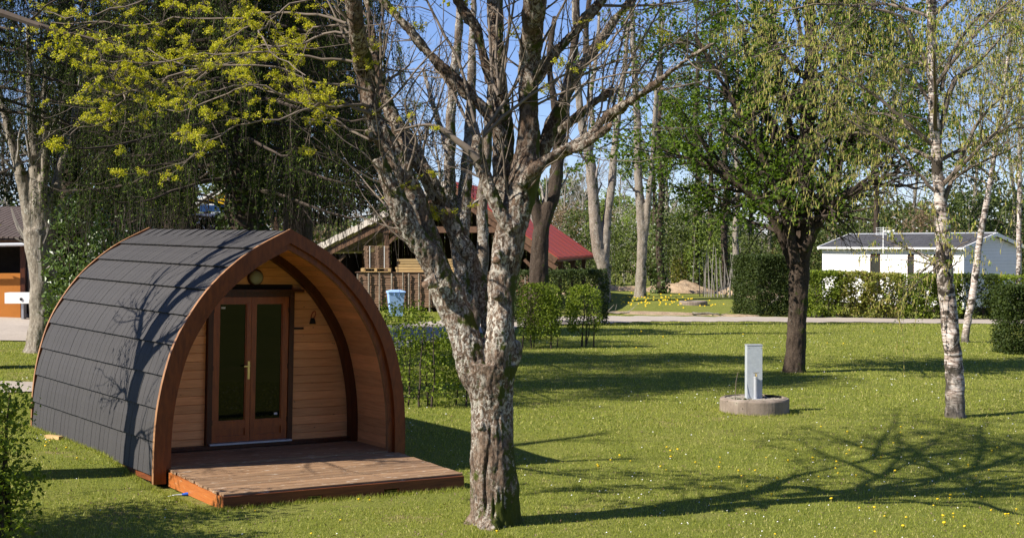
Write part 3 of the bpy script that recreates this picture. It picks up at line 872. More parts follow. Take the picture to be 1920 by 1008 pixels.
# deck in front of the pod
DECK = thing('wooden_deck', 'low wooden terrace of weathered boards laid in front of the pod', 'deck', (0, 0, 0))
DECK.matrix_world = POD.matrix_world.copy()
def dz(b): return .042 + .036 * b
nb = 12; bw = 1.70 / nb
for k in range(nb):
    b0 = -1.70 + k * bw + .004; b1 = b0 + bw - .014
    x0 = .165 + random.uniform(-.012, .012); x1 = 3.53 + random.uniform(-.010, .010); w_ = random.uniform(-.005, .005)
    g = Geo(); c = .004
    g.hexa([(x0, b0, dz(b0) - .03), (x1, b0 + w_, dz(b0) - .03), (x1, b1 + w_, dz(b1) - .03), (x0, b1, dz(b1) - .03), (x0, b0, dz(b0) - c), (x1, b0 + w_, dz(b0) - c), (x1, b1 + w_, dz(b1) - c), (x0, b1, dz(b1) - c)])
    g.hexa([(x0, b0, dz(b0) - c), (x1, b0 + w_, dz(b0) - c), (x1, b1 + w_, dz(b1) - c), (x0, b1, dz(b1) - c), (x0, b0 + c, dz(b0)), (x1, b0 + c + w_, dz(b0)), (x1, b1 - c + w_, dz(b1)), (x0, b1 - c, dz(b1))])
    g.build('deck_board', M['deck'], DECK)
g = Geo(); zb = -.20
g.hexa([(.15, -1.715, zb), (.195, -1.715, zb), (.195, -.06, zb + .03), (.15, -.06, zb + .03), (.15, -1.715, dz(-1.715) - .034), (.195, -1.715, dz(-1.715) - .034), (.195, -.06, dz(-.06) - .034), (.15, -.06, dz(-.06) - .034)])
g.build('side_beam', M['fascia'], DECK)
g = Geo()
g.hexa([(3.465, -1.715, zb), (3.51, -1.715, zb), (3.51, -.06, zb + .03), (3.465, -.06, zb + .03), (3.465, -1.715, dz(-1.715) - .034), (3.51, -1.715, dz(-1.715) - .034), (3.51, -.06, dz(-.06) - .034), (3.465, -.06, dz(-.06) - .034)])
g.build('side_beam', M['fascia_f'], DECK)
zt = dz(-1.72) - .026; nh = .075
poly = [(.03, zb), (1.15, zb), (1.15, zb + nh), (1.36, zb + nh), (1.36, zb), (2.22, zb), (2.22, zb + nh), (2.44, zb + nh), (2.44, zb), (3.44, zb), (3.44, zt), (.03, zt)]
g = Geo()
for (xa, xb, za) in ((.15, 1.25, zb), (1.25, 1.46, zb + nh), (1.46, 2.32, zb), (2.32, 2.54, zb + nh), (2.54, 3.52, zb)):
    g.box(xa, xb, -1.752, -1.717, za, zt)
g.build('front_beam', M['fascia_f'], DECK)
for x in (1.0, 2.3):
    Geo().box(x, x + .05, -1.70, -.05, -.16, -.062).build('joist', M['darkwall'], DECK)

# blue hose coupling and a scrap of plank lying beside the pod
p = gp(349, 929)
g = Geo(); V, F = tubes(np.array([[(-.05, 0, .02), (0, 0, .022), (.05, .0, .025), (.09, .01, .03)]]), np.array([[.014, .022, .024, .020]]), 10)
g.add(V, F); t = g.build('hose_coupling', M['blue'], None, True); t.location = tuple(p); t.rotation_euler = (0, 0, .3)
tag(t, 'small blue hose coupling lying in the grass by the deck', 'hose coupling')
g = Geo(); V, F = tubes(np.array([[(-.22, .02, .0), (-.15, -.01, .018), (-.10, 0, .02), (-.05, 0, .02)]]), np.full((1, 4), .010), 6)
o = g.add(V, F).build('hose', M['galv'], t)
p = gp(101, 822)
g = Geo().box(-.16, .16, -.04, .04, 0, .05); o = g.build('wood_scrap', M['lumber']); o.location = tuple(p); o.rotation_euler = (0, 0, -.6)
tag(o, 'pale scrap of timber lying under the rear left edge of the pod', 'timber')

# ================================================================== WATER POINT
rc = onground(4.46, 26.45)
WP = thing('well_ring', 'round low concrete ring filled with gravel on the lawn', 'concrete ring', rc)
g = Geo(); g.lathe([(.635, -.1), (.635, .235), (.62, .262), (.585, .266), (.575, .275), (.545, .277), (.535, .22), (.53, .15)], 56, caps=False)
g.build('ring', M['concrete'], WP, False)
g = Geo(); n = 26; a = np.linspace(0, 6.283, 41)[:-1]; V = [(0, 0, .245)]
for r_ in (.2, .36, .54):
    for t in a: V.append((r_ * math.cos(t), r_ * math.sin(t), .235 + random.uniform(-.01, .012)))
F = [[0, 1 + i, 1 + (i + 1) % 40] for i in range(40)]
g.add(V, F); 
g.f.append((np.array([[1 + r0 * 40 + i, 41 + r0 * 40 + i, 41 + r0 * 40 + (i + 1) % 40, 1 + r0 * 40 + (i + 1) % 40] for r0 in (0, 1) for i in range(40)]), 0))
g.build('gravel_bed', M['gravel'], WP)
g = Geo(); n = 900; a = rng.random(n) * 6.283; r_ = .52 * np.sqrt(rng.random(n)); P = np.stack([r_ * np.cos(a), r_ * np.sin(a), np.full(n, .245)], 1)
for p in P[:420]:
    s = random.uniform(.008, .022)
    g.box(p[0] - s, p[0] + s, p[1] - s * .7, p[1] + s * .8, .235, .245 + s * .8)
tag(g.build('pebbles', M['gravel'], WP), kind='stuff')
g = Geo(); leaves(g, np.concatenate([np.c_[rng.normal(-.28, .1, 260), rng.normal(-.22, .1, 260), np.full(260, .25)], np.c_[rng.normal(.2, .1, 200), rng.normal(.18, .12, 200), np.full(200, .25)]]), .03, flat=0)
tag(g.build('moss', M['leaf_privet'], WP), kind='stuff')
g = Geo()
for k in range(6): g.bar((.22 + .03 * k, .20 - .01 * k, .29), (.40 + .02 * k, .06 - .01 * k, .27), .012, .03)
g.build('grating', M['black'], WP)
pp = rc + np.array([-.01, .02, .24])
PO = thing('water_post', 'grey metal water post with tap standing in the concrete ring', 'water post', pp, R(6))
Geo().box(-.142, .142, -.07, .09, -.02, .985).build('post', M['galv'], PO)
Geo().box(-.148, .148, -.076, .096, .987, 1.005).build('cap', M['alu'], PO)
for x in (-.12, .12):
    Geo().lathe([(.008, 0), (.008, .006)], 8, (x, -.071, .95), axis='y').build('screw', M['alu'], PO)
g = Geo(); g.lathe([(.034, 0), (.036, .02), (.034, .03), (.034, .40), (.038, .405), (.038, .43), (.02, .435)], 16, (-.0, -.125, -.01)); tap = g.build('standpipe', M['alu'], PO, False)
g = Geo(); V, F = tubes(np.array([[(0, -.125, .42), (.0, -.13, .46), (.0, -.15, .475), (.0, -.19, .465), (.0, -.205, .43)]]), np.full((1, 5), .014), 8)
g.add(V, F); g.bar((-.045, -.14, .492), (.06, -.14, .497), .014, .010); g.build('tap', M['brass'], tap)
g = Geo().box(-.07, .06, -.20, -.10, -.01, .022); g.build('foot', M['alu'], PO)
a0 = gp(1377, 762); a0 = at(1377, 757, 26.2)
V, F = tubes(np.array([[a0, at(1379, 735, 26.2), at(1380, 715, 26.25), at(1384, 697, 26.3)]]), np.array([[.008, .007, .006, .004]]), 5)
tag(Geo().add(V, F).build('thin_stake', M['twig'], loc=a0), 'thin crooked stick stuck upright at the left of the concrete ring', 'stick')
# ================================================================== TREES
def limb(pts, Y=None, K=None, wob=0.0, rg=rng):
    """pts rows (px, py, radius px[, depth]) -> (K,4) curve x y z r"""
    P = []
    for q in pts:
        d = q[3] if len(q) > 3 else Y
        p = at(q[0], q[1], d); P.append([*p, q[2] * d / FPX])
    P = np.array(P)
    K = K or max(6, len(P) * 5)
    C = spline(P, K)
    C[:, 3] = np.maximum(C[:, 3], .003)
    if wob: C[1:, :3] += rg.normal(size=(K - 1, 3)) * C[1:, 3:4] * wob
    return C

def pack(limbs, K=24):
    A = np.stack([spline(l, K) for l in limbs])
    return A[..., :3], np.maximum(A[..., 3], .002)

def barkmesh(name, limbs, mat, parent, sides=14, voxel=.02, bump=.012, fine=14, lump=.02, smooth=3, loc=None, cracks=None):
    """limbs fused into one skin by a voxel remesh, then roughened"""
    g = Geo()
    for l in limbs:
        K = max(8, int(np.linalg.norm(np.diff(l[:, :3], axis=0), axis=1).sum() / .10))
        c = spline(l, min(K, 90))
        V, F = tubes(c[None, :, :3], np.maximum(c[None, :, 3], voxel * .75), sides)
        base = g.n; g.add(V, F)
        k = len(c) * sides
        g.f.append((np.array([list(range(base, base + sides))]), 0)); g.f.append((np.array([list(range(base + k - 1, base + k - sides - 1, -1))]), 0))
    me = g.mesh(name, [mat], True)
    t = bpy.data.objects.new('tmp', me); COL.objects.link(t)
    md = t.modifiers.new('r', 'REMESH'); md.mode = 'VOXEL'; md.voxel_size = voxel; md.use_smooth_shade = True
    sm = t.modifiers.new('s', 'SMOOTH'); sm.factor = .5; sm.iterations = smooth
    dg = bpy.context.evaluated_depsgraph_get()
    m2 = bpy.data.meshes.new_from_object(t.evaluated_get(dg), depsgraph=dg)
    bpy.data.objects.remove(t)
    n = len(m2.vertices); co = np.empty(n * 3, np.float32); m2.vertices.foreach_get('co', co); co = co.reshape(-1, 3).astype(float)
    no = np.empty(n * 3, np.float32); m2.vertices.foreach_get('normal', no); no = no.reshape(-1, 3)
    d = np.empty(n)
    fr = noise.fractal; 
    for i in range(n):
        x, y, z = co[i]
        d[i] = bump * fr((x * fine, y * fine, z * fine * .35), 1.0, 2.0, 3) + lump * noise.noise((x * 3.5, y * 3.5, z * 2.2))
    co += no * d[:, None]
    if cracks is not None and loc is not None:
        lc = co - np.asarray(loc)
        for (cx, amp, z0_, z1_, dep, wd) in cracks:
            xc = cx + amp * np.sin(lc[:, 2] * 9) + .03 * (lc[:, 2] - z0_)
            k = np.exp(-((lc[:, 0] - xc) / wd) ** 2) * (lc[:, 1] < 0) * sstep((lc[:, 2] - z0_) * 8) * sstep((z1_ - lc[:, 2]) * 6)
            co -= no * (dep * k)[:, None]
    if loc is not None: co -= np.asarray(loc)
    m2.vertices.foreach_set('co', co.astype(np.float32).reshape(-1)); m2.update()
    m2.name = name
    m2.materials.clear(); m2.materials.append(mat)
    for p in m2.polygons: p.use_smooth = True
    o = bpy.data.objects.new(name, m2); COL.objects.link(o); o.parent = parent
    if loc is not None and parent is None: o.location = loc
    return o

def loc_of(t): return np.array(t.location)

# ------------------------------------------------------------------ the old maple in front
Y0 = float(gp(928, 980)[1])
tb = gp(928, 980)
MT = thing('maple_tree', 'large old maple with lichen covered stems and yellow flower clusters, nearest the pod deck', 'tree', tb)
Y0 = tb[1]
trunk = limb([(928, 996, 52), (928, 968, 47), (926, 900, 44), (922, 820, 41), (921, 760, 41), (916, 715, 46), (918, 680, 50)], Y0)
fl = [limb([(862, 1000, 8, Y0 - .1), (886, 982, 14), (902, 955, 17), (910, 915, 12)], Y0 - .05), limb([(985, 996, 7), (968, 982, 13), (955, 955, 17), (948, 915, 12)], Y0), limb([(925, 1006, 8, Y0 - .5), (922, 985, 14, Y0 - .3), (922, 950, 14, Y0 - .12)], Y0), limb([(905, 1002, 6, Y0 - .42), (908, 980, 12, Y0 - .25), (912, 945, 12, Y0 - .1)], Y0), limb([(960, 985, 10, Y0 + .3), (945, 960, 16, Y0 + .12)], Y0)]
A1 = limb([(912, 740, 30), (896, 700, 34), (866, 620, 31), (834, 540, 28), (803, 480, 23, Y0 - .1), (768, 425, 21, Y0 - .2), (737, 362, 17, Y0 - .3), (709, 297, 14, Y0 - .35)], Y0)
A2 = limb([(850, 575, 20), (822, 495, 21), (789, 400, 20), (758, 325, 20), (722, 262, 19), (697, 214, 17), (683, 134, 17), (668, 50, 16, Y0 - .6), (655, -60, 14, Y0 - .9), (640, -200, 11, Y0 - 1.3), (630, -330, 8, Y0 - 1.6)], Y0 + .1)
A3 = limb([(925, 640, 14), (912, 590, 14), (900, 540, 14), (885, 490, 14), (864, 450, 15), (846, 415, 15), (822, 368, 16), (792, 313, 16), (762, 268, 17, Y0 + .5), (728, 200, 12, Y0 + .7), (705, 120, 9, Y0 + 1), (690, 20, 7, Y0 + 1.3), (660, -120, 5, Y0 + 1.6)], Y0 + .3)
Rr_ = limb([(925, 740, 30), (931, 700, 32), (937, 620, 28), (943, 540, 26), (953, 460, 28), (970, 390, 29), (984, 330, 27), (990, 270, 21), (991, 180, 20), (993, 100, 20), (1002, 20, 21, Y0 - .4), (1010, -80, 18, Y0 - .7), (1005, -200, 13, Y0 - 1), (1015, -340, 7, Y0 - 1.3)], Y0)
Ce = limb([(958, 440, 18), (950, 380, 20), (946, 320, 22), (944, 250, 20), (938, 180, 15), (932, 100, 14), (928, 0, 13, Y0 + .9), (915, -120, 10, Y0 + 1.4), (900, -260, 6, Y0 + 1.9)], Y0 + .35)
B1 = limb([(962, 430, 14), (942, 405, 14), (920, 360, 12), (904, 318, 12), (894, 285, 12), (898, 255, 11)], Y0 - .15)
B1b = limb([(896, 300, 8), (880, 282, 8), (862, 268, 7), (838, 250, 6), (820, 238, 4), (790, 235, 3), (740, 246, 2.4)], Y0 - .3)
B2 = limb([(944, 258, 12), (925, 228, 12), (892, 190, 11.5), (845, 142, 11), (800, 96, 10), (770, 58, 9), (735, 20, 9), (700, -25, 8), (640, -120, 6)], Y0 + .2)
B3 = limb([(944, 210, 10), (925, 160, 10), (908, 110, 9), (895, 60, 8), (870, 20, 8), (840, -40, 6), (800, -140, 4)], Y0 + .5)
C1 = limb([(975, 350, 12), (998, 322, 12), (1020, 306, 10), (1050, 290, 9), (1086, 277, 9, Y0 - .5), (1116, 258, 8, Y0 - .6), (1143, 236, 7, Y0 - .7)], Y0 - .2)
C2 = limb([(985, 330, 10), (1008, 312, 10), (1040, 290, 8), (1075, 270, 8), (1110, 250, 8), (1135, 222, 8), (1170, 198, 7.5, Y0 - 1.2), (1215, 168, 7, Y0 - 1.5), (1250, 140, 5, Y0 - 1.8), (1290, 110, 4, Y0 - 2.1), (1340, 80, 3, Y0 - 2.4)], Y0 - .4)
C3 = limb([(1005, 305, 14), (1022, 270, 14), (1034, 235, 13), (1052, 202, 11), (1070, 150, 10), (1102, 108, 9, Y0 + .8), (1136, 64, 9, Y0 + 1.0), (1158, 30, 8, Y0 + 1.2), (1195, -15, 7, Y0 + 1.5), (1240, -80, 5, Y0 + 1.9)], Y0 + .3)
C4 = limb([(995, 170, 9), (1015, 135, 10), (1036, 105, 10), (1066, 72, 9), (1090, 44, 9), (1130, -2, 8), (1165, -60, 6)], Y0 + .1)
C5 = limb([(1008, 300, 9), (1035, 262, 9), (1070, 228, 9), (1108, 196, 8), (1135, 178, 7), (1150, 168, 5)], Y0 + .5)
main = [trunk, *fl, A1, A2, A3, Rr_, Ce, B1, B2, B3, C1, C2, C3, C4, C5]
stub = [limb([(820, 525, 14), (806, 530, 13), (797, 534, 10)], Y0 - .3), limb([(936, 470, 10), (932, 480, 10, Y0 - .3), (930, 486, 9, Y0 - .42)], Y0), limb([(938, 715, 14, Y0 - .12), (936, 690, 19, Y0 - .17), (936, 650, 21, Y0 - .15), (938, 600, 19, Y0 - .12), (940, 560, 18, Y0 - .02)], Y0),
        limb([(700, 260, 6), (690, 250, 6), (684, 248, 5)], Y0), limb([(955, 690, 12), (962, 660, 16), (966, 640, 10)], Y0), limb([(935, 555, 9), (929, 550, 9, Y0 - .4)], Y0 - .2), limb([(905, 800, 10), (898, 792, 10)], Y0 - .2)]
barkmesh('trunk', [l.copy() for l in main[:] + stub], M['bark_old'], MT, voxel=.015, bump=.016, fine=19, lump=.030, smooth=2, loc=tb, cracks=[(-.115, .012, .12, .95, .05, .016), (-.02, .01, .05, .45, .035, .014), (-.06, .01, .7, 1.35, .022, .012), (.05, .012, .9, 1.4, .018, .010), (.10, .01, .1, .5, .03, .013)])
cut = Geo()
for (px, py, r, dy) in ((797, 533, 9, -.45), (930, 486, 8, -.52), (1144, 235, 6.5, -.75)):
    p = at(px, py, Y0 + dy); cut.lathe([(r * .72 * Y0 / FPX, -.02), (r * .72 * Y0 / FPX, .0), (.004, .008)], 14, tuple(p), axis='y')
cut.v = [v - tb for v in cut.v]
tag(cut.build('sawn_cut', M['lath'], MT), kind='stuff')
# thin boughs that carry the flowers out to the left
S = [
 [(690, 200, 6), (640, 196, 5), (560, 185, 4), (480, 178, 3.2), (410, 200, 2.8), (350, 250, 2)],
 [(683, 120, 6), (620, 115, 5), (540, 110, 4), (430, 108, 3.4), (330, 112, 3), (230, 100, 2.4), (150, 92, 1.8)],
 [(668, 50, 6), (600, 30, 5), (500, 40, 4), (400, 62, 3.2), (300, 85, 2.6), (200, 84, 2.2), (120, 75, 1.6)],
 [(690, 170, 5), (600, 150, 4.4), (500, 130, 3.8), (400, 135, 3.2), (330, 160, 4), (270, 175, 3.6), (235, 172, 3), (185, 140, 2.2), (160, 110, 1.6)],
 [(240, 172, 2.6), (215, 150, 2), (212, 112, 1.6)],
 [(245, 172, 3), (225, 192, 2.4), (190, 215, 2), (152, 222, 1.5)],
 [(330, 160, 3.6), (365, 130, 3), (400, 95, 2.6), (470, 60, 2.2)],
 [(697, 214, 6), (640, 180, 5), (580, 178, 4), (500, 205, 3), (430, 238, 2.4), (390, 258, 2)],
 [(720, 262, 5), (650, 235, 4), (570, 200, 3.4), (470, 168, 3), (380, 200, 2.4), (290, 222, 2), (225, 232, 1.6)],
 [(660, -20, 6), (560, -30, 5), (460, -20, 4), (360, 0, 3.4), (250, 18, 2.6), (160, 30, 2), (80, 12, 1.5)],
 [(668, 60, 5), (590, 60, 4), (520, 75, 3.4), (440, 95, 2.8), (360, 80, 2.4), (290, 40, 2)],
 [(665, 10, 5), (610, -10, 4.4), (545, 10, 3.8), (500, 55, 3.2), (520, 100, 2.4), (560, 150, 2)],
 [(700, 100, 5), (650, 60, 4), (600, 40, 3.5), (560, 60, 3), (600, 110, 2.4), (640, 150, 2)],
]
SH = []
for k, s in enumerate(S):
    dy = [-.9, -.3, .6, -.5, -.6, -.5, -.4, -1.2, .9, .2, 1.1, -.8, .7][k]
    n = len(s); SH.append(limb([(a, b, c * .55, Y0 + dy * (i / (n - 1)) * 1.3) for i, (a, b, c) in enumerate(s)])); q_ = SH[-1]; q_[1:, :3] += np.cumsum(np.random.default_rng(k).normal(size=(len(q_) - 1, 3)) * .028, 0)
# straight water shoots
shoots = [
 [(898, 256, 6), (885, 210, 5), (862, 120, 4.5), (830, 60, 4), (800, 0, 3), (770, -60, 2)], [(895, 256, 5), (870, 215, 4), (835, 150, 3.6), (815, 130, 3)],
 [(902, 254, 6), (930, 215, 5.4), (985, 130, 4.6), (1035, 50, 3.8), (1075, -25, 3)], [(905, 256, 5), (960, 205, 4.4), (1040, 150, 3.4), (1110, 115, 3), (1160, 60, 2.4), (1200, 0, 2)],
 [(935, 180, 5), (924, 150, 4.6), (918, 60, 4), (912, -40, 3)], [(938, 178, 5), (930, 120, 4), (932, 40, 3.4), (940, -40, 2.6)], [(936, 176, 5), (944, 110, 4), (960, 30, 3.2), (972, -50, 2.4)],
 [(940, 170, 4), (950, 100, 3.4), (955, 20, 2.8), (950, -40, 2)], [(1143, 236, 4), (1155, 180, 3.6), (1185, 110, 3), (1225, 40, 2.5), (1260, -30, 2)], [(1135, 225, 4), (1150, 150, 3.4), (1165, 80, 2.8), (1190, -10, 2)],
 [(1215, 168, 4), (1240, 110, 3.2), (1290, 60, 2.4), (1370, 10, 1.8)], [(1170, 198, 4), (1195, 140, 3.2), (1240, 90, 2.6), (1310, 75, 2)], [(1086, 277, 4), (1100, 215, 3.4), (1105, 140, 2.8), (1115, 60, 2.2)],
 [(1060, 284, 4), (1066, 230, 3.4), (1064, 170, 2.8), (1075, 100, 2)], [(1110, 250, 3.6), (1128, 200, 3), (1132, 130, 2.6), (1160, 50, 2)], [(1050, 200, 4), (1080, 150, 3.2), (1140, 120, 2.6), (1200, 105, 2)],
 [(735, 362, 5), (720, 320, 4), (716, 260, 3.4), (700, 190, 2.6)], [(765, 320, 4), (780, 260, 3.4), (760, 190, 2.8), (800, 120, 2.2)], [(790, 313, 4), (800, 250, 3.4), (820, 200, 2.8), (835, 150, 2)], [(700, 214, 4), (740, 180, 3.2), (790, 120, 2.4), (840, 70, 2)],
 [(1250, 140, 3.4), (1290, 120, 3), (1350, 112, 2.2), (1400, 90, 1.6)], [(1215, 168, 3.4), (1260, 165, 2.8), (1330, 150, 2)], [(1000, 200, 3.4), (1040, 180, 3), (1120, 150, 2.4), (1200, 130, 1.8)],
]
for s in shoots:
    dy = random.uniform(-.7, .7); n = len(s); SH.append(limb([(a, b, c * .72, Y0 + dy * i / (n - 1)) for i, (a, b, c) in enumerate(s)], wob=.15))
SC_, SR_ = pack(SH, 14)
SH += [B1b]
V, F = tubes(*pack(SH, 22), 6)
rgm = np.random.default_rng(11)
t1, r1 = grow(SC_, SR_, 7, .25, .8, (25, 60), .02, 6, .5, .2, rgm, .18, rmin=.004)
big, bigr = pack([l for l in main[1 + len(fl):]], 20)
t1b, r1b = grow(big, bigr, 12, .4, 1.6, (30, 65), .12, 7, .12, .35, rgm, .14, rmin=.007)
# upper crown, out of the frame, for the shadow it throws
up, upr = pack([l[len(l) * 2 // 3:] for l in (A2, A3, Rr_, Ce, B2, B3, C3, C4)], 12)
t1c, r1c = grow(up, upr, 8, .9, 2.4, (25, 60), .15, 7, .35, .3, rgm, .14, rmin=.010)
# long spreading boughs of the crown above the frame
bl = []; blr = []
tops = [l for l in (Rr_, Ce, A2, A3, B2, B3, C3, C4)]
for k in range(34):
    l = tops[k % 8]; zz = l[:, 2]; j = int(np.argmin(np.abs(zz - (tb[2] + rgm.uniform(6.3, 8.6))))); a_ = rgm.uniform(-1.2, 2.6) if k % 4 else rgm.uniform(0, 6.28)
    Lk = rgm.uniform(2.4, 4.6); s_ = np.linspace(0, 1, 10)[:, None]; e_ = rgm.uniform(.12, .7)
    q_ = l[j, :3] + (0, 0, .0 if zz[j] > 6 else 6.3 - zz[j]) + np.array([math.cos(a_), math.sin(a_), e_]) * Lk * s_ + np.cumsum(rgm.normal(size=(10, 3)) * .05, 0) * s_
    bl.append(q_); blr.append(.055 * (1 - .8 * s_[:, 0]))
bl = np.array(bl); blr = np.array(blr)
bl2, blr2 = grow(bl, blr, 9, .5, 1.7, (25, 60), .1, 7, .4, .2, rgm, .16, rmin=.010)
bl3, blr3 = grow(bl2, blr2, 4, .2, .7, (25, 60), .1, 5, .5, .2, rgm, .2, rmin=.005)
t2, r2 = grow(np.concatenate([t1[:, :6], t1b[:, :6]]), np.concatenate([r1[:, :6], r1b[:, :6]]), 2, .12, .45, (25, 60), .03, 5, .5, .2, rgm, .2, rmin=.0028)
t3, r3 = grow(t1c, r1c, 4, .3, .9, (25, 55), .1, 5, .5, .2, rgm, .2, rmin=.004)
g = Geo().add(V, F)
for c, r_, s in ((t1, r1, 4), (t1b, r1b, 4), (t1c, r1c, 4), (t2, r2, 3), (t3, r3, 3), (bl, blr, 6), (bl2, blr2, 4), (bl3, blr3, 3)):
    V, F = tubes(c, r_, s); g.add(V, F)
g.v = [v - tb for v in g.v]
g.build('branches', M['twig'], MT, True)
P, _ = sample(np.concatenate([t3, bl3]), 9, rgm, .2); P = P[P[:, 2] > 5.9]; g = Geo(); leaves(g, P + rgm.normal(size=P.shape) * .09 - tb, .085, rgm, flat=0); g.build('upper_flowers', M['flower'], MT)
# flower clusters, each its own part, each on a twig
def flower_mesh(seed, rad=.085):
    rg = np.random.default_rng(seed); g = Geo()
    c = rg.normal(size=(7, 3)) * rad * .62; c[:, 2] *= .6
    P = (c[:, None] + rg.normal(size=(7, 26, 3)) * rad * .19).reshape(-1, 3)
    leaves(g, P, .019, rg, asp=.8, flat=0)
    st = np.stack([np.zeros((7, 3)) + (0, 0, -rad * .5), c * .5, c], 1)
    V, F = tubes(st, np.full((7, 3), .0022), 3); g.add(V, F, 1)
    return g.mesh('flower_cluster', [M['flower'], M['twig']])
FM = [flower_mesh(s) for s in range(5)]
FP = [(75,10),(120,30),(165,28),(105,68),(120,60),(130,75),(92,88),(148,93),(165,68),(185,72),(195,85),(205,5),(225,15),(245,22),(250,50),(270,60),(290,45),(290,75),(300,62),(320,60),(335,75),(345,70),(235,92),(265,108),(240,118),(230,90),(200,95),(165,105),(185,120),(190,145),(165,135),(190,165),(267,137),(310,5),(330,10),(375,15),(390,20),(395,55),(415,80),(405,90),(430,60),(445,100),(470,110),(490,95),(500,105),(545,20),(560,35),(570,75),(540,80),(550,60),(575,50),(590,10),(345,150),(360,155),(330,165),(295,103),(275,175),(285,182),(300,190),(315,195),(260,185),(205,200),(215,215),(200,240),(160,215),(180,222),(150,185),(330,190),(360,195),(385,165),(385,210),(414,193),(445,170),(510,190),(505,208),(465,215),(430,230),(445,226),(350,260),(365,255),(380,245),(395,265),(270,215),(275,235),(600,220),(615,240),(625,230),(570,280),(578,286),(555,185),(590,180),(690,78),(700,90),(665,105),(690,120),(785,50),(735,20),(770,215),(785,195),(820,240),(755,350),(775,350),(808,325),(820,400),(885,385),(800,390),(760,343),(1065,125),(1050,115),(1130,85),(1200,85),(1205,90),(1165,25),(1260,72),(1290,70),(1240,60),(1020,165),(1090,40),(965,60),(705,190),(690,205),(730,270),(600,160),(620,120),(655,150),(480,45),(460,20),(350,40),(140,20),(300,130),(320,110),(350,100),(380,120),(410,120),(430,140),(520,140),(540,120)]
allc = np.concatenate([SC_.reshape(-1, 3), t1.reshape(-1, 3), pack([B1b, A1, A2, A3], 24)[0].reshape(-1, 3)])
tw = []; tipg = Geo()
fpos = []
for (px, py) in FP:
    d = ray(px, py); dn = d / np.linalg.norm(d)
    v = allc - CAM; along = v @ dn; off = np.linalg.norm(v - along[:, None] * dn, axis=1)
    i = int(np.argmin(off + .3 * (rgm.random(len(off)) < .5)))
    p = CAM + dn * (along[i] + rgm.normal() * .08)
    fpos.append(p); tw.append(np.stack([allc[i], (allc[i] + p) / 2 + (0, 0, -.03), p]))
# more clusters among the twigs of the left boughs
left = np.concatenate([t1[:13 * 7, -1], t1[:13 * 7, 3], SC_[:13, -1]])
for p in left[rgm.random(len(left)) < .75]: fpos.append(p)
for p in fpos[:295]:
    o = bpy.data.objects.new('flower_cluster', FM[random.randrange(5)]); COL.objects.link(o); o.parent = MT
    o.location = tuple(p - tb); s = random.uniform(.55, 1.25); o.scale = (s * random.uniform(.8, 1.35), s, s * random.uniform(.7, 1.1)); o.rotation_euler = (random.uniform(-.6, .6), random.uniform(-.6, .6), random.uniform(0, 6))
V, F = tubes(np.array(tw), np.full((len(tw), 3), .0035), 4); g = Geo().add(V, F); g.v = [v - tb for v in g.v]; tag(g.build('flower_twigs', M['twig'], MT), kind='stuff')

# ------------------------------------------------------------------ generic broadleaf crown
def crown_obj(name, parent, pieces, mats):
    g = Geo()
    l = loc_of(parent)
    for f in pieces: f(g)
    g.v = [v - l for v in g.v]
    return g.build(name, mats, parent, False)

# ------------------------------------------------------------------ dark maple on the right
tb = gp(1490, 698); Y1 = tb[1]
DT = thing('maple_tree', 'round headed maple with black forked trunk and fresh green leaves behind the water post', 'tree', tb)
L_ = lambda p, Y=Y1: limb(p, Y)
tl_ = [L_([(1490, 712, 28), (1490, 690, 21), (1493, 640, 18), (1496, 570, 18), (1498, 520, 19), (1500, 490, 18)]),
       L_([(1488, 500, 11), (1470, 455, 9), (1448, 405, 10), (1412, 365, 9), (1370, 335, 7), (1310, 305, 5), (1240, 280, 3)]),
       L_([(1492, 495, 10), (1480, 430, 9), (1464, 370, 9), (1448, 330, 10), (1420, 270, 8), (1380, 200, 6), (1340, 130, 4), (1300, 60, 3)], Y1 - .5),
       L_([(1497, 490, 11), (1490, 420, 10), (1484, 360, 9), (1466, 290, 9), (1440, 220, 8), (1410, 130, 6), (1390, 40, 4)], Y1 + .7),
       L_([(1502, 490, 16), (1510, 400, 14), (1512, 300, 14), (1515, 200, 14), (1520, 110, 12), (1518, 0, 9), (1512, -120, 6), (1510, -250, 4)]),
       L_([(1508, 480, 10), (1530, 420, 9), (1545, 370, 10), (1575, 300, 8), (1610, 220, 6), (1640, 140, 4)], Y1 + .3),
       L_([(1506, 470, 9), (1538, 415, 8), (1580, 370, 8), (1630, 345, 6), (1690, 320, 4)], Y1 - .6),
       L_([(1515, 300, 10), (1545, 230, 8), (1580, 140, 6), (1600, 50, 4), (1620, -60, 3)], Y1 - .3),
       L_([(1508, 330, 9), (1480, 240, 8), (1460, 140, 6), (1450, 40, 4), (1440, -80, 3)], Y1 + .4)]
barkmesh('trunk', tl_, M['bark_dark'], DT, voxel=.024, bump=.016, fine=14, lump=.03, loc=tb)
bc, br = pack(tl_[1:], 20)
rg2 = np.random.default_rng(5)
b1, rb1 = grow(bc, br, 25, 1.0, 3.0, (30, 75), .05, 8, .45, .18, rg2, .14, out=.6, rmin=.012)
b2, rb2 = grow(b1, rb1, 7, .4, 1.2, (25, 65), .03, 6, .5, .15, rg2, .18, rmin=.006)
b3, rb3 = grow(b2, rb2, 2, .2, .5, (25, 60), .0, 4, .6, .2, rg2, .2, rmin=.004)
def f(g):
    for c, r_, s in ((b1, rb1, 5), (b2, rb2, 3), (b3, rb3, 3)):
        V, F = tubes(c, r_, s); g.add(V, F)
crown_obj('branches', DT, [f], [M['twig_dark']])
P, D = sample(np.concatenate([b3, b3[:, :4]]), 7, rg2, .3)
P2, D2 = sample(b2, 8, rg2, .3)
P = np.concatenate([P, P2]) + rg2.normal(size=(len(P) + len(P2), 3)) * .07
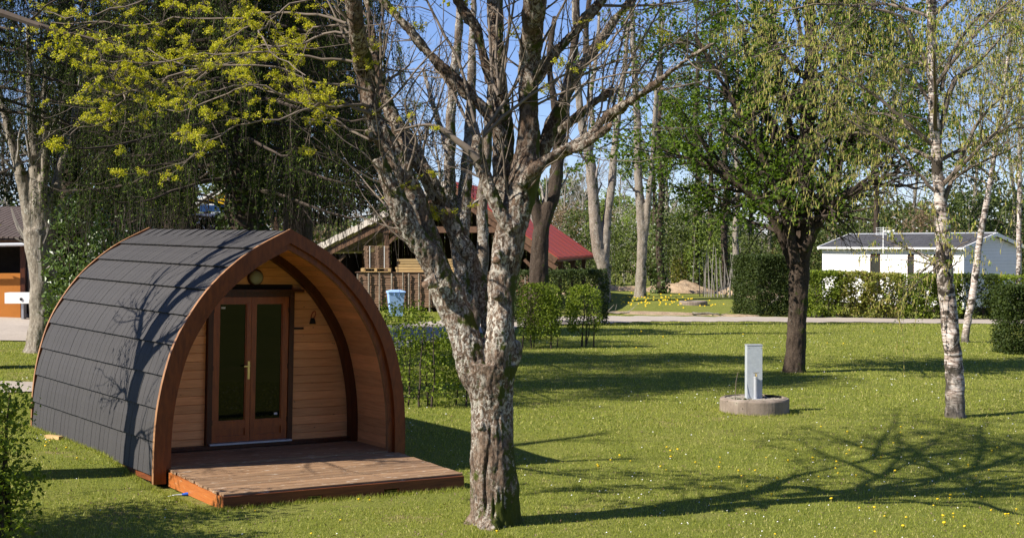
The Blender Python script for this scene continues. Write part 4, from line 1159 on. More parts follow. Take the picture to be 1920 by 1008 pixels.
keep = rg2.random(len(P)) < np.clip(1.15 - (P[:, 2] - 8) * .03, 0, 1)
P = P[keep]
keep = (P[:, 2] > 3.1 + .5 * rg2.random(len(P))) & ~((P[:, 0] > 7.9) & (P[:, 2] < 4.5 + .5 * rg2.random(len(P)))) & (rg2.random(len(P)) < .85) & ~((np.abs(P[:, 0] - 7.15) < .8) & (P[:, 1] < Y1 + .2) & (P[:, 2] < 8) & (rg2.random(len(P)) < .6)); P = P[keep]
print('dark maple leaves', len(P))
crown_obj('crown', DT, [lambda g: leaves(g, P, .095, rg2, asp=.8, flat=.5, down=.2)], [M['leaf_maple']])

# ------------------------------------------------------------------ birches
def catkins(g, P, rg, ln=.085, w=.009, m=0):
    N = len(P); s = ln * rg.uniform(.6, 1.25, N); a = rg.random(N) * 6.283
    dx = rg.normal(size=N) * .12; dy = rg.normal(size=N) * .12
    tip = np.stack([P[:, 0] + dx * s, P[:, 1] + dy * s, P[:, 2] - s], 1)
    C = np.stack([P, (P + tip) / 2 + np.stack([np.cos(a), np.sin(a), a * 0], 1) * .006, tip], 1)
    V, F = tubes(C, np.tile([w * .6, w, w * .5], (N, 1)), 3); g.add(V, F, m)

def birch(name, label, px, py, pts, Yb, nlimb, hmin, hmax, spread, rg, leaves_n, cat_n, extra=(), group=None, voxel=.022):
    tb = gp(px, py)
    T = thing(name, label, 'birch tree', tb, group=group)
    Y = tb[1]
    tr = limb([(a_, b_, c_ * .9) for a_, b_, c_ in pts], Y, wob=.05)
    ex = [limb(e, Y) for e in extra]
    barkmesh('trunk', [tr] + ex[-1:] if len(ex) > 5 else [tr], M['birch'], T, voxel=voxel, bump=.006, fine=12, lump=.016, loc=tb)
    c, r_ = pack([tr], 40)
    # main limbs between the two heights
    z = c[0, :, 2] - tb[2]
    L = []; LR = []
    for k in range(nlimb):
        h = rg.uniform(hmin, hmax); i = int(np.argmin(np.abs(z - h))); p = c[0, i]; rr = r_[0, i]
        a = rg.uniform(0, 6.283); Ln = spread * rg.uniform(.55, 1.1) * (1 - .35 * (h - hmin) / max(.1, hmax - hmin))
        s = np.linspace(0, 1, 10)[:, None]
        d = np.array([math.cos(a), math.sin(a), rg.uniform(.35, .9)])
        q = p + d * Ln * s + np.array([0, 0, -1]) * Ln * .28 * s ** 3 + np.cumsum(rg.normal(size=(10, 3)) * .025, 0) * s
        L.append(q); LR.append(np.maximum(rr * .42 * (1 - .85 * s[:, 0]), .005))
    L = np.array(L); LR = np.array(LR)
    for e in ex:
        ec = spline(e, 10); ec[:, 3] *= .62; ec[1:, :3] += np.cumsum(rg.normal(size=(9, 3)) * .035, 0); L = np.concatenate([L, ec[None, :, :3]]); LR = np.concatenate([LR, ec[None, :, 3]])
    k1, kr1 = grow(L, LR, 10, .5, 1.6, (25, 60), -.05, 7, .4, .25, rg, .16, rmin=.005)
    k2, kr2 = grow(k1, kr1, 6, .45, 1.3, (20, 70), -.45, 7, .4, .2, rg, .08, rmin=.0032)
    def f(g):
        for cc, rr, s in ((L, LR, 6), (k1, kr1, 4), (k2, kr2, 3)):
            V, F = tubes(cc, rr, s); g.add(V, F)
    crown_obj('branches', T, [f], [M['twig']])
    P, _ = sample(k2, leaves_n, rg, .2); P = P + rg.normal(size=P.shape) * .03
    Q, _ = sample(k2, cat_n, rg, .2)
    crown_obj('crown', T, [lambda g: leaves(g, P, .042, rg, asp=.8, flat=.2, down=.3)], [M['leaf_birch']])
    crown_obj('catkins', T, [lambda g: catkins(g, Q, rg)], [M['catkin']])
    return T
rb = np.random.default_rng(21)
birch('birch_tree', 'mature birch with peeling white bark and dark ridged foot, right of the water post', 1792, 782,
      [(1791, 795, 24), (1791, 770, 21), (1790, 720, 19), (1788, 680, 18), (1783, 620, 18), (1776, 560, 17.5), (1771, 500, 17), (1768, 440, 16.5), (1764, 380, 13), (1758, 320, 12), (1754, 250, 12), (1750, 180, 10.5), (1748, 100, 10), (1746, 0, 9), (1744, -120, 7), (1740, -260, 4)], None,
      26, 4.2, 9.6, 3.6, rb, 13, 8,
      [[(1757, 275, 8), (1775, 175, 8), (1800, 150, 7), (1850, 110, 5), (1905, 60, 3)], [(1765, 170, 6), (1785, 90, 6), (1815, 40, 5), (1880, 15, 3), (1940, -30, 2)], [(1768, 410, 6), (1790, 330, 5), (1830, 300, 4), (1900, 260, 3)], [(1765, 380, 7), (1800, 300, 6), (1826, 232, 5), (1880, 180, 4), (1935, 130, 2)],
       [(1757, 360, 6), (1720, 320, 5), (1670, 260, 4), (1600, 215, 3)], [(1750, 140, 6), (1700, 60, 5), (1640, 20, 4), (1540, 10, 3), (1450, 30, 2)], [(1752, 210, 6), (1690, 130, 5), (1610, 100, 4), (1500, 90, 3), (1410, 110, 2)], [(1772, 520, 9), (1764, 500, 8), (1760, 480, 7)]])
birch('birch_tree', 'slender leaning birch stem just behind the mature birch', 1808, 641,
      [(1808, 650, 10), (1810, 630, 8), (1816, 590, 8), (1824, 550, 7.5), (1832, 490, 7), (1842, 420, 6.5), (1852, 370, 6), (1860, 320, 5.5), (1866, 280, 5), (1876, 210, 4.5), (1886, 140, 4), (1897, 50, 3.5), (1905, -40, 3)], None,
      20, 5.0, 11, 2.6, rb, 4, 4, voxel=.025)
birch('birch_tree', 'thin far birch with clean white stem at the right edge beyond the mobile home', 1908, 600,
      [(1908, 605, 6), (1909, 560, 5.5), (1910, 480, 5.2), (1911, 400, 5), (1912, 330, 5), (1912, 250, 4.5), (1914, 150, 4), (1916, 50, 3), (1918, -40, 2)], None,
      18, 7, 15, 3.0, rb, 4, 4, voxel=.04)

# ------------------------------------------------------------------ weeping spruces behind the pod
def spruce(tb, h, rmax, rg, nb=60, hang=(.4, 1.3), hb=1.6, nst=24, nsp=44, ivy=0, zmin=3.2, gap=None):
    """returns parts (trunk geo, boughs geo, needles geo, ivy geo) local to the foot"""
    gt = Geo(); tr = np.array([[0, 0, -.1, .40], [.03, 0, h * .3, .34], [-.04, .05, h * .6, .24], [0, 0, h, .04]]); c = spline(tr, 24)
    V, F = tubes(c[None, :, :3], c[None, :, 3], 12); gt.add(V, F)
    C = []; RR = []
    for k in range(nb):
        z = hb + (h - hb - .8) * (k + rg.random()) / nb; a = k * 2.4 + rg.normal() * .3
        L = rmax * (1 - (z - hb) / (h - hb)) ** .65 * rg.uniform(.75, 1.12) + .4
        s = np.linspace(0, 1, 9)[:, None]
        d = np.array([math.cos(a), math.sin(a), .12])
        q = np.array([0, 0, z]) + d * L * s + np.array([0, 0, -1]) * L * (.42 * s ** 1.6 - .22 * s ** 5)
        C.append(q + np.cumsum(rg.normal(size=(9, 3)) * .02, 0)); RR.append(.045 * (1 - .8 * s[:, 0]))
    C = np.array(C); RR = np.array(RR)
    gb = Geo(); V, F = tubes(C, RR, 5); gb.add(V, F)
    s1, sr = grow(C, RR, 5, .5, 1.3, (35, 60), -.2, 6, .5, .3, rg, .06, rmin=.008)
    V, F = tubes(s1, sr, 3); gb.add(V, F)
    # hanging curtains
    P, _ = sample(C, nst, rg, .12); Q, _ = sample(s1, max(3, nst // 5), rg, .1)
    P = np.concatenate([P, Q]); P = P[P[:, 2] > zmin + .2]; N = len(P)
    L = rg.uniform(hang[0], hang[1], N)[:, None, None] * np.where(rg.random(N) < .15, 1.5, 1)[:, None, None]
    s = np.linspace(0, 1, 6)[None, :, None]
    dr = rg.normal(size=(N, 1, 3)) * .12; dr[..., 2] = -1
    st = P[:, None] + dr * L * s + rg.normal(size=(N, 6, 3)) * .012
    if gap is not None:
        w = st[:, 3] + gap[0]; a_ = w[:, 0] / w[:, 1] * FPX + 960; b_ = 456 - (w[:, 2] - 3) / w[:, 1] * FPX
        st = st[~((a_ > gap[1] - 2) & (a_ < gap[2] + 4) & (b_ > gap[3] - 26) & (b_ < gap[4] + 26))]; N = len(st)
    V, F = tubes(st, np.full((N, 6), .004), 3); gb.add(V, F)
    gn = Geo(); Pn, Dn = sample(st, nsp, rg, 0.0); Pn = Pn + rg.normal(size=Pn.shape) * .02
    k = Pn[:, 2] > zmin + .5 * rg.random(len(Pn)); Pn = Pn[k]; Dn = Dn[k]
    if gap is not None:
        w = Pn + gap[0]; a_ = w[:, 0] / w[:, 1] * FPX + 960; b_ = 456 - (w[:, 2] - 3) / w[:, 1] * FPX
        k = ~((a_ > gap[1]) & (a_ < gap[2]) & (b_ > gap[3]) & (b_ < gap[4]) & (rg.random(len(w)) < .97)); Pn = Pn[k]; Dn = Dn[k]
    leaves(gn, Pn, .064, rg, asp=.30, flat=0, jit=.5, D=Dn, fold=.1)
    gi = Geo()
    if ivy:
        t = rg.random(ivy); a = rg.random(ivy) * 6.283; z = t * h * .75; rr = .38 - t * .08 + np.abs(rg.normal(size=ivy)) * .13
        leaves(gi, np.stack([rr * np.cos(a), rr * np.sin(a), z], 1), .085, rg, asp=.9, flat=.1)
    return gt, gb, gn, gi
def put_spruce(label, px, Yd, h, rmax, seed, ivy=0, **k):
    x = (px - 960) / FPX * Yd; p = onground(x, Yd)
    T = thing('weeping_spruce', label, 'spruce tree', p, group=None)
    k['gap'] = (p, 372, 428, 346, 402)
    a, b, c, d = spruce(p, h, rmax, np.random.default_rng(seed), ivy=ivy, **k)
    a.build('trunk', M['bark_dark'], T, True); b.build('branches', M['twig_dark'], T); c.build('needles', M['needle'], T)
    if ivy: d.build('ivy', M['leaf_privet'], T)
    return T
SP = put_spruce('big weeping spruce with ivy clad trunk and hanging dark curtains, right behind the pod', 452, 27.6, 12.5, 3.7, 3, ivy=6500, nb=84, hb=3.9, nst=26)
put_spruce('weeping spruce whose foliage hangs down the left edge of the picture', -40, 31.5, 13.5, 4.2, 23, nb=70, hb=5.6, nst=24, zmin=4.7)
put_spruce('spruce behind the pale multi stemmed tree, its foliage filling the upper left', 130, 43, 14.0, 4.2, 29, nb=64, hb=5.2, nst=20, zmin=5.0)
SP3 = put_spruce('weeping spruce with curtains hanging in front of the pale barn verge', 556, 33.5, 12.0, 3.6, 9, nb=66, hb=4.1, nst=24, zmin=3.75)
put_spruce('dark spruce standing in the shade between the two front spruces', 330, 38.5, 12.2, 3.6, 17, nb=56, hb=3.4, nst=18)

# ------------------------------------------------------------------ bushes and hedges
def clump_leaves(g, lo, hi, n, size, rg, m=0, shell=.0, round_=.0, clumps=60, cs=.13, flat=.3, asp=.65, down=0.0, hole=0.0):
    lo = np.array(lo); hi = np.array(hi)
    c = rg.uniform(lo, hi, (clumps, 3))
    if shell:
        m_ = rg.random(clumps) < shell; ax = rg.integers(0, 3, clumps); sd = rg.random(clumps) < .5
        for i in np.where(m_)[0]:
            if ax[i] == 2: c[i, 2] = hi[2]
            else: c[i, ax[i]] = lo[ax[i]] if sd[i] else hi[ax[i]]
    k = rg.integers(0, clumps, n)
    P = c[k] + rg.normal(size=(n, 3)) * cs
    if round_:
        mid = (lo + hi) / 2; hw = (hi - lo) / 2; q = (P - mid) / hw
        ok = (np.abs(q) ** round_).sum(1) < 1.15; P = P[ok]
    P[:, :2] = np.clip(P[:, :2], lo[:2] - .10, hi[:2] + .10)
    P[:, 2] = np.clip(P[:, 2], lo[2] - .05, hi[2] + .06 * rg.random(len(P)))
    leaves(g, P, size, rg, asp=asp, m=m, flat=flat, down=down)
    return P

def bush(name, label, cat, p, w, d, h, n, size, mat, seed, z0=.15, stems=5, group=None, stemmat=None, rz=0.0, **k):
    rg = np.random.default_rng(seed)
    T = thing(name, label, cat, p, rz, group)
    g = Geo(); clump_leaves(g, (-w / 2, -d / 2, z0), (w / 2, d / 2, h), n, size, rg, **k); g.build('foliage', mat, T)
    if stems:
        C = []; RR = []
        for i in range(stems):
            b = np.array([rg.uniform(-.42, .42) * w, rg.uniform(-.3, .3) * d, -.05]); s = np.linspace(0, 1, 7)[:, None]
            C.append(b + np.array([rg.normal() * .12, rg.normal() * .08, h * rg.uniform(.75, .98)]) * s + np.cumsum(rg.normal(size=(7, 3)) * .015, 0)); RR.append(.026 * (1 - .75 * s[:, 0]) * rg.uniform(.6, 1.3))
        C = np.array(C); RR = np.array(RR); c2, r2_ = grow(C, RR, 7, .2, min(.7, max(w, .8) * .4), (35, 75), .05, 5, .5, .1, rg, .15, rmin=.005)
        g = Geo(); V, F = tubes(C, RR, 6); g.add(V, F); V, F = tubes(c2, r2_, 3); g.add(V, F)
        g.build('stems', stemmat or M['twig_dark'], T)
    return T
# young hornbeams left of the old maple
p = gp(795, 762)
bush('young_hornbeam', 'loose young hornbeam hedge plant between the pod and the old maple, sunlit on top', 'hedge plant', at(790, 762, p[1]) * [1, 1, 0] + [0, 0, float(ground_z(p[0], p[1]))], 1.15, .6, 1.75, 2300, .062, M['leaf_hedge'], 31, .12, 4, clumps=60, cs=.10, flat=.8)
p = gp(738, 745)
bush('young_hornbeam', 'shaded young hornbeam partly hidden behind the right side of the pod arch', 'hedge plant', p, .9, .6, 1.8, 1500, .062, M['leaf_hedge'], 32, .1, 3, clumps=42, cs=.10, flat=.8)
p = gp(846, 760)
bush('young_hornbeam', 'small young hornbeam touching the left leader of the old maple', 'hedge plant', p, .75, .55, 1.45, 1100, .062, M['leaf_hedge'], 33, .1, 2, clumps=55, cs=.10, flat=.8)
p = gp(1012, 652)
bush('hornbeam_hedge', 'bright green clipped hornbeam hedge piece just right of the old maple', 'hedge', p, 1.25, .8, 1.85, 8800, .07, M['leaf_hedge'], 34, .2, 5, clumps=190, cs=.12, shell=.4, flat=.6, round_=4)
p = gp(1094, 650)
bush('hornbeam_hedge', 'young hornbeam hedge piece with bare stems at its right foot, nearest the road', 'hedge', p, 1.05, .7, 1.80, 5200, .07, M['leaf_hedge'], 35, .38, 4, clumps=120, cs=.12, shell=.35, flat=.6, round_=3.4)
# left foreground hedge plant
p = onground(-5.35, 14.4)
bush('young_hornbeam', 'twiggy young hornbeam cut off by the left edge in the foreground', 'hedge plant', p, 1.0, .7, 1.62, 5200, .056, M['leaf_hedge'], 36, .1, 6, clumps=120, cs=.085, flat=.7, stemmat=M['bark_dark'])
p = onground(-6.3, 14.3)
bush('young_hornbeam', 'young hornbeam continuing the foreground hedge outside the left edge', 'hedge plant', p, 1.0, .7, 1.65, 3600, .050, M['leaf_hedge'], 37, .1, 5, clumps=90, cs=.09, flat=.7)
p = onground(-7.15, 14.3)
bush('tall_hazel_bush', 'tall leafy bush outside the left edge whose shade falls on the lawn before the pod', 'bush', p, 2.3, 2.2, 3.35, 15000, .08, M['leaf_hedge'], 38, .3, 7, clumps=150, cs=.2, flat=.6)
# clipped dark hedge behind
for (px, Yd, w, h, lab, s) in ((1050, 55, 3.4, 1.95, 'long dark clipped hedge under the eave of the red roof', 41),):
    x = (px - 960) / FPX * Yd
    bush('clipped_hedge', lab, 'hedge', onground(x, Yd), w, 1.4, h, 9000, .085, M['leaf_privet'], s, .0, 0, clumps=260, cs=.12, shell=.8, flat=.2)
# laurel and undergrowth behind the pod
def laurel(lab, px, Yd, w, h, n, s, mat=None, size=.11, d=1.6):
    x = (px - 960) / FPX * Yd
    bush('laurel_bush', lab, 'bush', onground(x, Yd), w, d, h, n, size, mat or M['leaf_laurel'], s, .2, 4, clumps=int(n / 60), cs=.17, round_=2.6, flat=.6, asp=.5)
laurel('glossy laurel bush touching the back of the pod roof, beside the pale multi stemmed tree', 165, 29.5, 1.7, 4.0, 5200, 51)
laurel('glossy laurel bush in the shade under the ivy clad spruce', 262, 33.5, 2.2, 4.3, 6000, 52)
def darktree(lab, px, Yd, w, h, n, s, z0=.5, size=.17):
    x = (px - 960) / FPX * Yd; p = onground(x, Yd); rg = np.random.default_rng(s)
    T = thing('yew_tree', lab, 'evergreen tree', p)
    g = Geo(); clump_leaves(g, (-w / 2, -1.6, z0), (w / 2, 1.6, h), n, size, rg, clumps=int(n / 70), cs=.30, round_=3, flat=.1, asp=.5, down=.5)
    q = g.v[0].reshape(-1, 4, 3).mean(1) + p; a_ = q[:, 0] / q[:, 1] * FPX + 960; b_ = 456 - (q[:, 2] - 3) / q[:, 1] * FPX; k = ~((a_ > 366) & (a_ < 432) & (b_ > 342) & (b_ < 405)); f0 = g.f[0][0].reshape(2, -1, 3)[:, k].reshape(-1, 3); g.f = [(f0, 0)]; g.build('crown', M['leaf_dark'], T)
    g = Geo(); c = spline([[0, 0, -.1, .25], [.1, 0, h * .4, .18], [0, .1, h * .9, .06]], 14); V, F = tubes(c[None, :, :3], c[None, :, 3], 10); g.add(V, F); g.build('trunk', M['bark_dark'], T, True)
    return T
darktree('tall dark yew in the shade behind the laurels', 215, 41, 4.4, 9.0, 24000, 61)
darktree('tall dark yew behind the ivy clad trunk', 560, 45.5, 5.6, 10.2, 26000, 62, z0=3.6)
darktree('dark yew filling the gap between the spruces above the pod ridge', 330, 43, 4.4, 10.5, 24000, 63, z0=1.5)
darktree('dark evergreen behind the pale multi stemmed tree at the left edge', 60, 62, 8, 8.2, 12000, 64, z0=3.5)

# ------------------------------------------------------------------ pale multi stemmed tree on the left
def stemtree(name, label, cat, px, py, stems, mat, rg, twigs=(4, 3), tl=(1.0, 3.0), tw='twig_grey', voxel=.04, ivy=0, group=None, Yd=None, leafy=None, nleaf=0, up=.15, ivh=.6, isz=.10):
    if Yd is None: tb = gp(px, py)
    else: tb = onground((px - 960) / FPX * Yd, Yd)
    T = thing(name, label, cat, tb, group=group); Y = tb[1]
    ls = [limb([(a, b, c, Y + (q[0] if (q := r_) else 0) * 0) for (a, b, c, *r_) in s]) if False else limb([(a[0], a[1], a[2]) for a in s], Y) for s in stems]
    # let the stems part in depth as well
    for k, l in enumerate(ls[1:]):
        t = np.linspace(0, 1, len(l)); l[:, 1] += (rg.uniform(-1, 1) * 1.2) * t ** 1.5
    barkmesh('trunk', ls, M[mat], T, voxel=voxel, bump=.02, fine=7, lump=.03, sides=10, loc=tb)
    c, r_ = pack(ls, 20)
    k1, kr1 = grow(c, r_, twigs[0], tl[0], tl[1], (25, 60), up, 7, .35, .4, rg, .12, rmin=.012)
    k2, kr2 = grow(k1, kr1, twigs[1], tl[0] * .4, tl[1] * .4, (20, 55), up, 5, .5, .2, rg, .15, rmin=.006)
    k3, kr3 = grow(k2, kr2, 2, tl[0] * .2, tl[1] * .25, (20, 55), up, 4, .6, .2, rg, .15, rmin=.004)
    def f(g):
        for cc, rr, s in ((k1, kr1, 4), (k2, kr2, 3), (k3, kr3, 3)):
            V, F = tubes(cc, rr, s); g.add(V, F)
    crown_obj('branches', T, [f], [M[tw]])
    if leafy:
        P, _ = sample(np.concatenate([k2[:, :4], k3]), nleaf, rg, .2); P = P + rg.normal(size=P.shape) * .08
        crown_obj('crown', T, [lambda g: leaves(g, P, isz, rg, flat=.4)], [M[leafy]])
    if ivy:
        l = ls[0]; C_ = spline(l, 60); k = (rg.random(ivy) ** 1.1 * 59 * ivh).astype(int); a = rg.random(ivy) * 6.283
        rr = C_[k, 3] + np.abs(rg.normal(size=ivy)) * .16
        P2 = C_[k, :3] + np.stack([rr * np.cos(a), rr * np.sin(a), rg.normal(size=ivy) * .15], 1)
        crown_obj('ivy', T, [lambda g: leaves(g, P2, .15, rg, asp=.9, flat=.2)], [M['leaf_ivy']])
    return T
rs = np.random.default_rng(33)
stemtree('multi_stem_tree', 'pale barked tree forking into several upright stems at the left, behind the pod', 'tree', 74, 660,
         [[(72, 668, 32), (76, 640, 25), (80, 580, 24), (80, 520, 24), (72, 470, 25), (66, 430, 22)],
          [(68, 470, 15), (58, 420, 14), (50, 380, 12), (38, 320, 10), (22, 260, 8), (5, 190, 6), (-15, 90, 5)],
          [(74, 460, 16), (72, 400, 15), (68, 350, 13), (62, 290, 11), (58, 230, 9), (52, 140, 7), (48, 40, 5)],
          [(84, 470, 14), (88, 410, 11), (98, 360, 10), (106, 310, 9), (122, 250, 7), (128, 180, 6), (140, 90, 4)],
          [(80, 420, 10), (82, 360, 9), (90, 290, 8), (92, 210, 6), (100, 120, 4)]], 'bark_grey', rs, (5, 3), (.6, 1.8))
# lichen stemmed tree seen between the leaders of the old maple
stemtree('multi_stem_tree', 'pale lichen covered tree of several upright stems seen between the forks of the old maple', 'tree', 890, 640,
         [[(886, 655, 18), (884, 620, 16), (872, 560, 15), (866, 500, 14), (868, 430, 14), (872, 350, 13), (880, 260, 11), (884, 160, 9), (886, 60, 7), (890, -40, 5)],
          [(870, 560, 12), (858, 480, 11), (846, 400, 11), (844, 320, 11), (846, 230, 10), (852, 150, 9), (862, 60, 8), (866, -60, 5)],
          [(888, 620, 12), (900, 540, 12), (906, 460, 12), (904, 380, 11), (912, 300, 10), (918, 200, 8), (930, 80, 6), (935, -60, 4)],
          [(846, 330, 6), (832, 260, 6), (812, 200, 5), (790, 120, 4)]], 'bark', rs, (4, 3), (.8, 2.2), Yd=46)
# stout dark forked tree right of it
stemtree('forked_tree', 'stout dark tree forking into mossy limbs in front of the red roof', 'tree', 1010, 600,
         [[(1008, 610, 24), (1009, 560, 20), (1011, 500, 18), (1014, 440, 16), (1021, 405, 12), (1029, 375, 8)],
          [(1015, 430, 14), (1028, 390, 14), (1040, 350, 14), (1046, 300, 13), (1052, 250, 12), (1060, 190, 11), (1072, 120, 9), (1082, 40, 7), (1085, -60, 5)],
          [(1012, 425, 12), (1006, 395, 11), (1000, 360, 9), (996, 300, 8), (1000, 200, 7), (1010, 100, 5)],
          [(1050, 270, 8), (1040, 200, 7), (1030, 120, 6), (1040, 30, 5)], [(1062, 185, 7), (1095, 120, 6), (1100, 40, 5), (1110, -40, 4)]], 'bark_dark', rs, (4, 3), (.8, 2.2), Yd=53)
# pair of tall pale trees at the wood's edge
stemtree('tall_ash_tree', 'tall pale ash dividing low into two bare stems, right of the red roof', 'tree', 1131, 566,
         [[(1132, 575, 15), (1133, 550, 12), (1132, 500, 13), (1122, 470, 12), (1116, 420, 11), (1112, 360, 11), (1106, 300, 10), (1094, 250, 8), (1085, 180, 7), (1080, 90, 5), (1075, 0, 4)],
          [(1134, 500, 9), (1136, 450, 9), (1140, 400, 8), (1148, 340, 8), (1153, 280, 7), (1160, 220, 6), (1172, 130, 5), (1180, 40, 4)],
          [(1106, 290, 6), (1112, 240, 5), (1108, 180, 5), (1118, 110, 4), (1125, 20, 3)]], 'bark_grey', rs, (4, 3), (1, 2.6), voxel=.06)
stemtree('tall_ash_tree', 'tall straight pale ash with a second stem behind it at the wood edge', 'tree', 1203, 556,
         [[(1200, 562, 14), (1201, 540, 11), (1203, 490, 10), (1204, 440, 9.5), (1201, 390, 9), (1197, 340, 8), (1196, 280, 7.5), (1194, 210, 7), (1190, 130, 6), (1186, 40, 5), (1184, -40, 4)],
          [(1206, 480, 6), (1212, 420, 6), (1216, 370, 6), (1222, 300, 5), (1226, 220, 5), (1232, 130, 4), (1240, 30, 3)]], 'bark_grey', rs, (5, 3), (1, 2.4), voxel=.06, leafy='leaf_far2', nleaf=2)
for (px, lab, iv) in ((1238, 'ivy wrapped trunk next right of the straight pale ash', 1500), (1306, 'ivy wrapped tree with bushy ivy, midway between the pale ash and the dark maple', 2300), (1381, 'leaning grey trunk with ivy at its foot, just left of the clipped thuja block', 500), (1360, 'slim ivy clad tree behind the leaning grey trunk', 900)):
    r0 = rs.uniform(5.5, 8)
    stemtree('ivy_tree', lab, 'tree', px, 556, [[(px, 560, r0 + 3), (px + 1, 520, r0), (px - 2, 440, r0 * .9), (px + 3, 350, r0 * .8), (px - 3, 250, r0 * .65), (px + 2, 140, r0 * .5), (px, 40, r0 * .35), (px + 3, -30, 3)]],
             'bark_grey' if iv == 500 else 'bark_dark', rs, (9, 4), (1.0, 3.2), ivy=iv, Yd=83 + rs.uniform(-2, 5), leafy='leaf_far2' if px != 1381 else 'leaf_far', nleaf=3, voxel=.07, isz=.11)
# ================================================================== TREE OUTSIDE THE LEFT EDGE (its shadow lies on the pod roof)
rt = np.random.default_rng(77)
tb = onground(-7.35, 17.55)
OT = thing('maple_tree', 'maple mostly outside the left edge whose boughs shade the pod roof', 'tree', tb)
def W3(rows): return np.array([[tb[0] + a, tb[1] + b, tb[2] + c, r] for a, b, c, r in rows], float)
ls = [spline(W3([(0, 0, -.1, .27), (0, 0, .6, .22), (.02, .03, 1.8, .20), (.0, .05, 3.0, .19), (-.03, .08, 4.0, .17)]), 20),
      spline(W3([(0, .08, 3.7, .13), (.1, .25, 4.6, .11), (.15, .5, 5.6, .09), (.1, .8, 6.8, .07), (.1, 1.1, 8.2, .04)]), 18),
      spline(W3([(0, .05, 3.8, .14), (-.1, -.1, 4.8, .12), (-.1, -.35, 5.8, .10), (-.05, -.6, 7.0, .07), (0, -.8, 8.4, .04)]), 18),
      spline(W3([(0, .08, 3.4, .08), (.0, .5, 3.9, .06), (-.1, .95, 4.3, .05), (.0, 1.4, 5.0, .035)]), 12),
      spline(W3([(0, .0, 3.6, .08), (0, -.35, 4.2, .07), (0.05, -.8, 4.7, .05), (.1, -1.2, 5.5, .035)]), 12),
      spline(W3([(0, .05, 2.5, .05), (.05, .35, 2.95, .035), (.05, .62, 2.85, .03), (.0, .8, 2.5, .02)]), 12),
      spline(W3([(0, .0, 2.2, .05), (0, -.3, 2.8, .035), (0.05, -.6, 2.9, .03), (.1, -.85, 2.5, .02)]), 12)]
barkmesh('trunk', ls, M['bark'], OT, voxel=.035, bump=.01, fine=10, lump=.02, loc=tb)
lb = [spline(np.array([[*at(-60, 5, 17.2), .06], [*at(20, 30, 17.0), .045], [*at(80, 50, 16.8), .035], [*at(130, 62, 16.7), .022], [*at(200, 80, 16.5), .012]]), 12)]
lb[0] = np.vstack([spline(np.array([[tb[0], tb[1], tb[2] + 4.6, .09], [*at(-60, 5, 17.2), .06]]), 6)[:-1], lb[0]])
c, r_ = pack(ls[1:] + lb, 18)
k1, kr1 = grow(c, r_, 10, .4, 1.3, (25, 60), .12, 7, .4, .25, rt, .14, rmin=.010)
k2, kr2 = grow(k1, kr1, 4, .2, .6, (25, 60), .08, 5, .5, .2, rt, .18, rmin=.006)
def f(g):
    V, F = tubes(c[-1:], r_[-1:], 6); g.add(V, F)
    for cc, rr, s in ((k1, kr1, 4), (k2, kr2, 3)):
        V, F = tubes(cc, rr, s); g.add(V, F)
crown_obj('branches', OT, [f], [M['twig_dark']])
P, _ = sample(k2, 3, rt, .3)
crown_obj('flowers', OT, [lambda g: leaves(g, P, .05, rt, flat=0)], [M['flower']])

# ================================================================== BARN
def q3(px, Yd, z): x = (px - 960) / FPX * Yd; return np.array([x, Yd, z])
BT = thing('open_barn', 'large open timber barn with red sheet roof and pale fibre cement verge', 'barn', (0, 0, 0))
ax = np.array([math.sin(R(10)), math.cos(R(10)), 0]); gxv = np.array([-math.cos(R(10)), math.sin(R(10)), 0])
apex = at(841, 342, 65.0); e1 = at(1043, 484, 64.2); e2 = apex + gxv * 6.6; e2[2] = 2.55
Ln = 14.0
def slope(name, a, b, mat, th=.09, rib=.0):
    """roof sheet from ridge a to eave b, running back"""
    n = 40; g = Geo(); up = np.array([0, 0, th])
    for k in range(14):
        s0 = ax * (Ln * k / 14); s1 = ax * (Ln * (k + 1) / 14 - .03)
        lift = np.array([0, 0, .012 * (k % 2)])
        g.hexa([a + s0 + lift, b + s0 + lift, b + s1 + lift, a + s1 + lift, a + s0 + up + lift, b + s0 + up + lift, b + s1 + up + lift, a + s1 + up + lift])
    return g.build(name, mat, BT)
slope('red_roof', apex, e1 + (e1 - apex) * .02, M['redroof'])
slope('fibre_roof', apex, e2 + (e2 - apex) * .02, M['fibre'])
dn = np.array([0, 0, -.30])
Geo().bar(apex - ax * .05 + dn * .4, e1 - ax * .05 + dn * .4, .06, .28).build('verge_board', M['oldwood'], BT)
# the scalloped pale verge of overlapping sheets
for k in range(9):
    a = apex + (e2 - apex) * (k / 9); b = apex + (e2 - apex) * ((k + 1.05) / 9) + np.array([0, 0, -.05])
    Geo().bar(a - ax * .06 + (0, 0, .04), b - ax * .06 + (0, 0, .04), .08, .26).build('verge_sheet', M['fibre'], BT)
Geo().bar(apex - ax * -.1 + (0, 0, -.42), e2 + ax * .1 + (0, 0, -.42), .14, .28).build('rafter', M['oldwood'], BT)
Geo().bar(apex - ax * -.1 + (0, 0, -.42), e1 + ax * .1 + (0, 0, -.42), .14, .28).build('rafter', M['oldwood'], BT)
Geo().bar(e1 + (0, 0, -.05), e1 + ax * Ln + (0, 0, -.05), .12, .22).build('eave_board', M['oldwood'], BT)
tieL = apex + (e2 - apex) * .62; tieR = apex + (e1 - apex) * .62; tieL = tieL.copy(); tieL[2] = tieR[2] = 3.62
Geo().bar(tieL + ax * .2, tieR + ax * .2, .16, .28).build('tie_beam', M['oldwood'], BT)
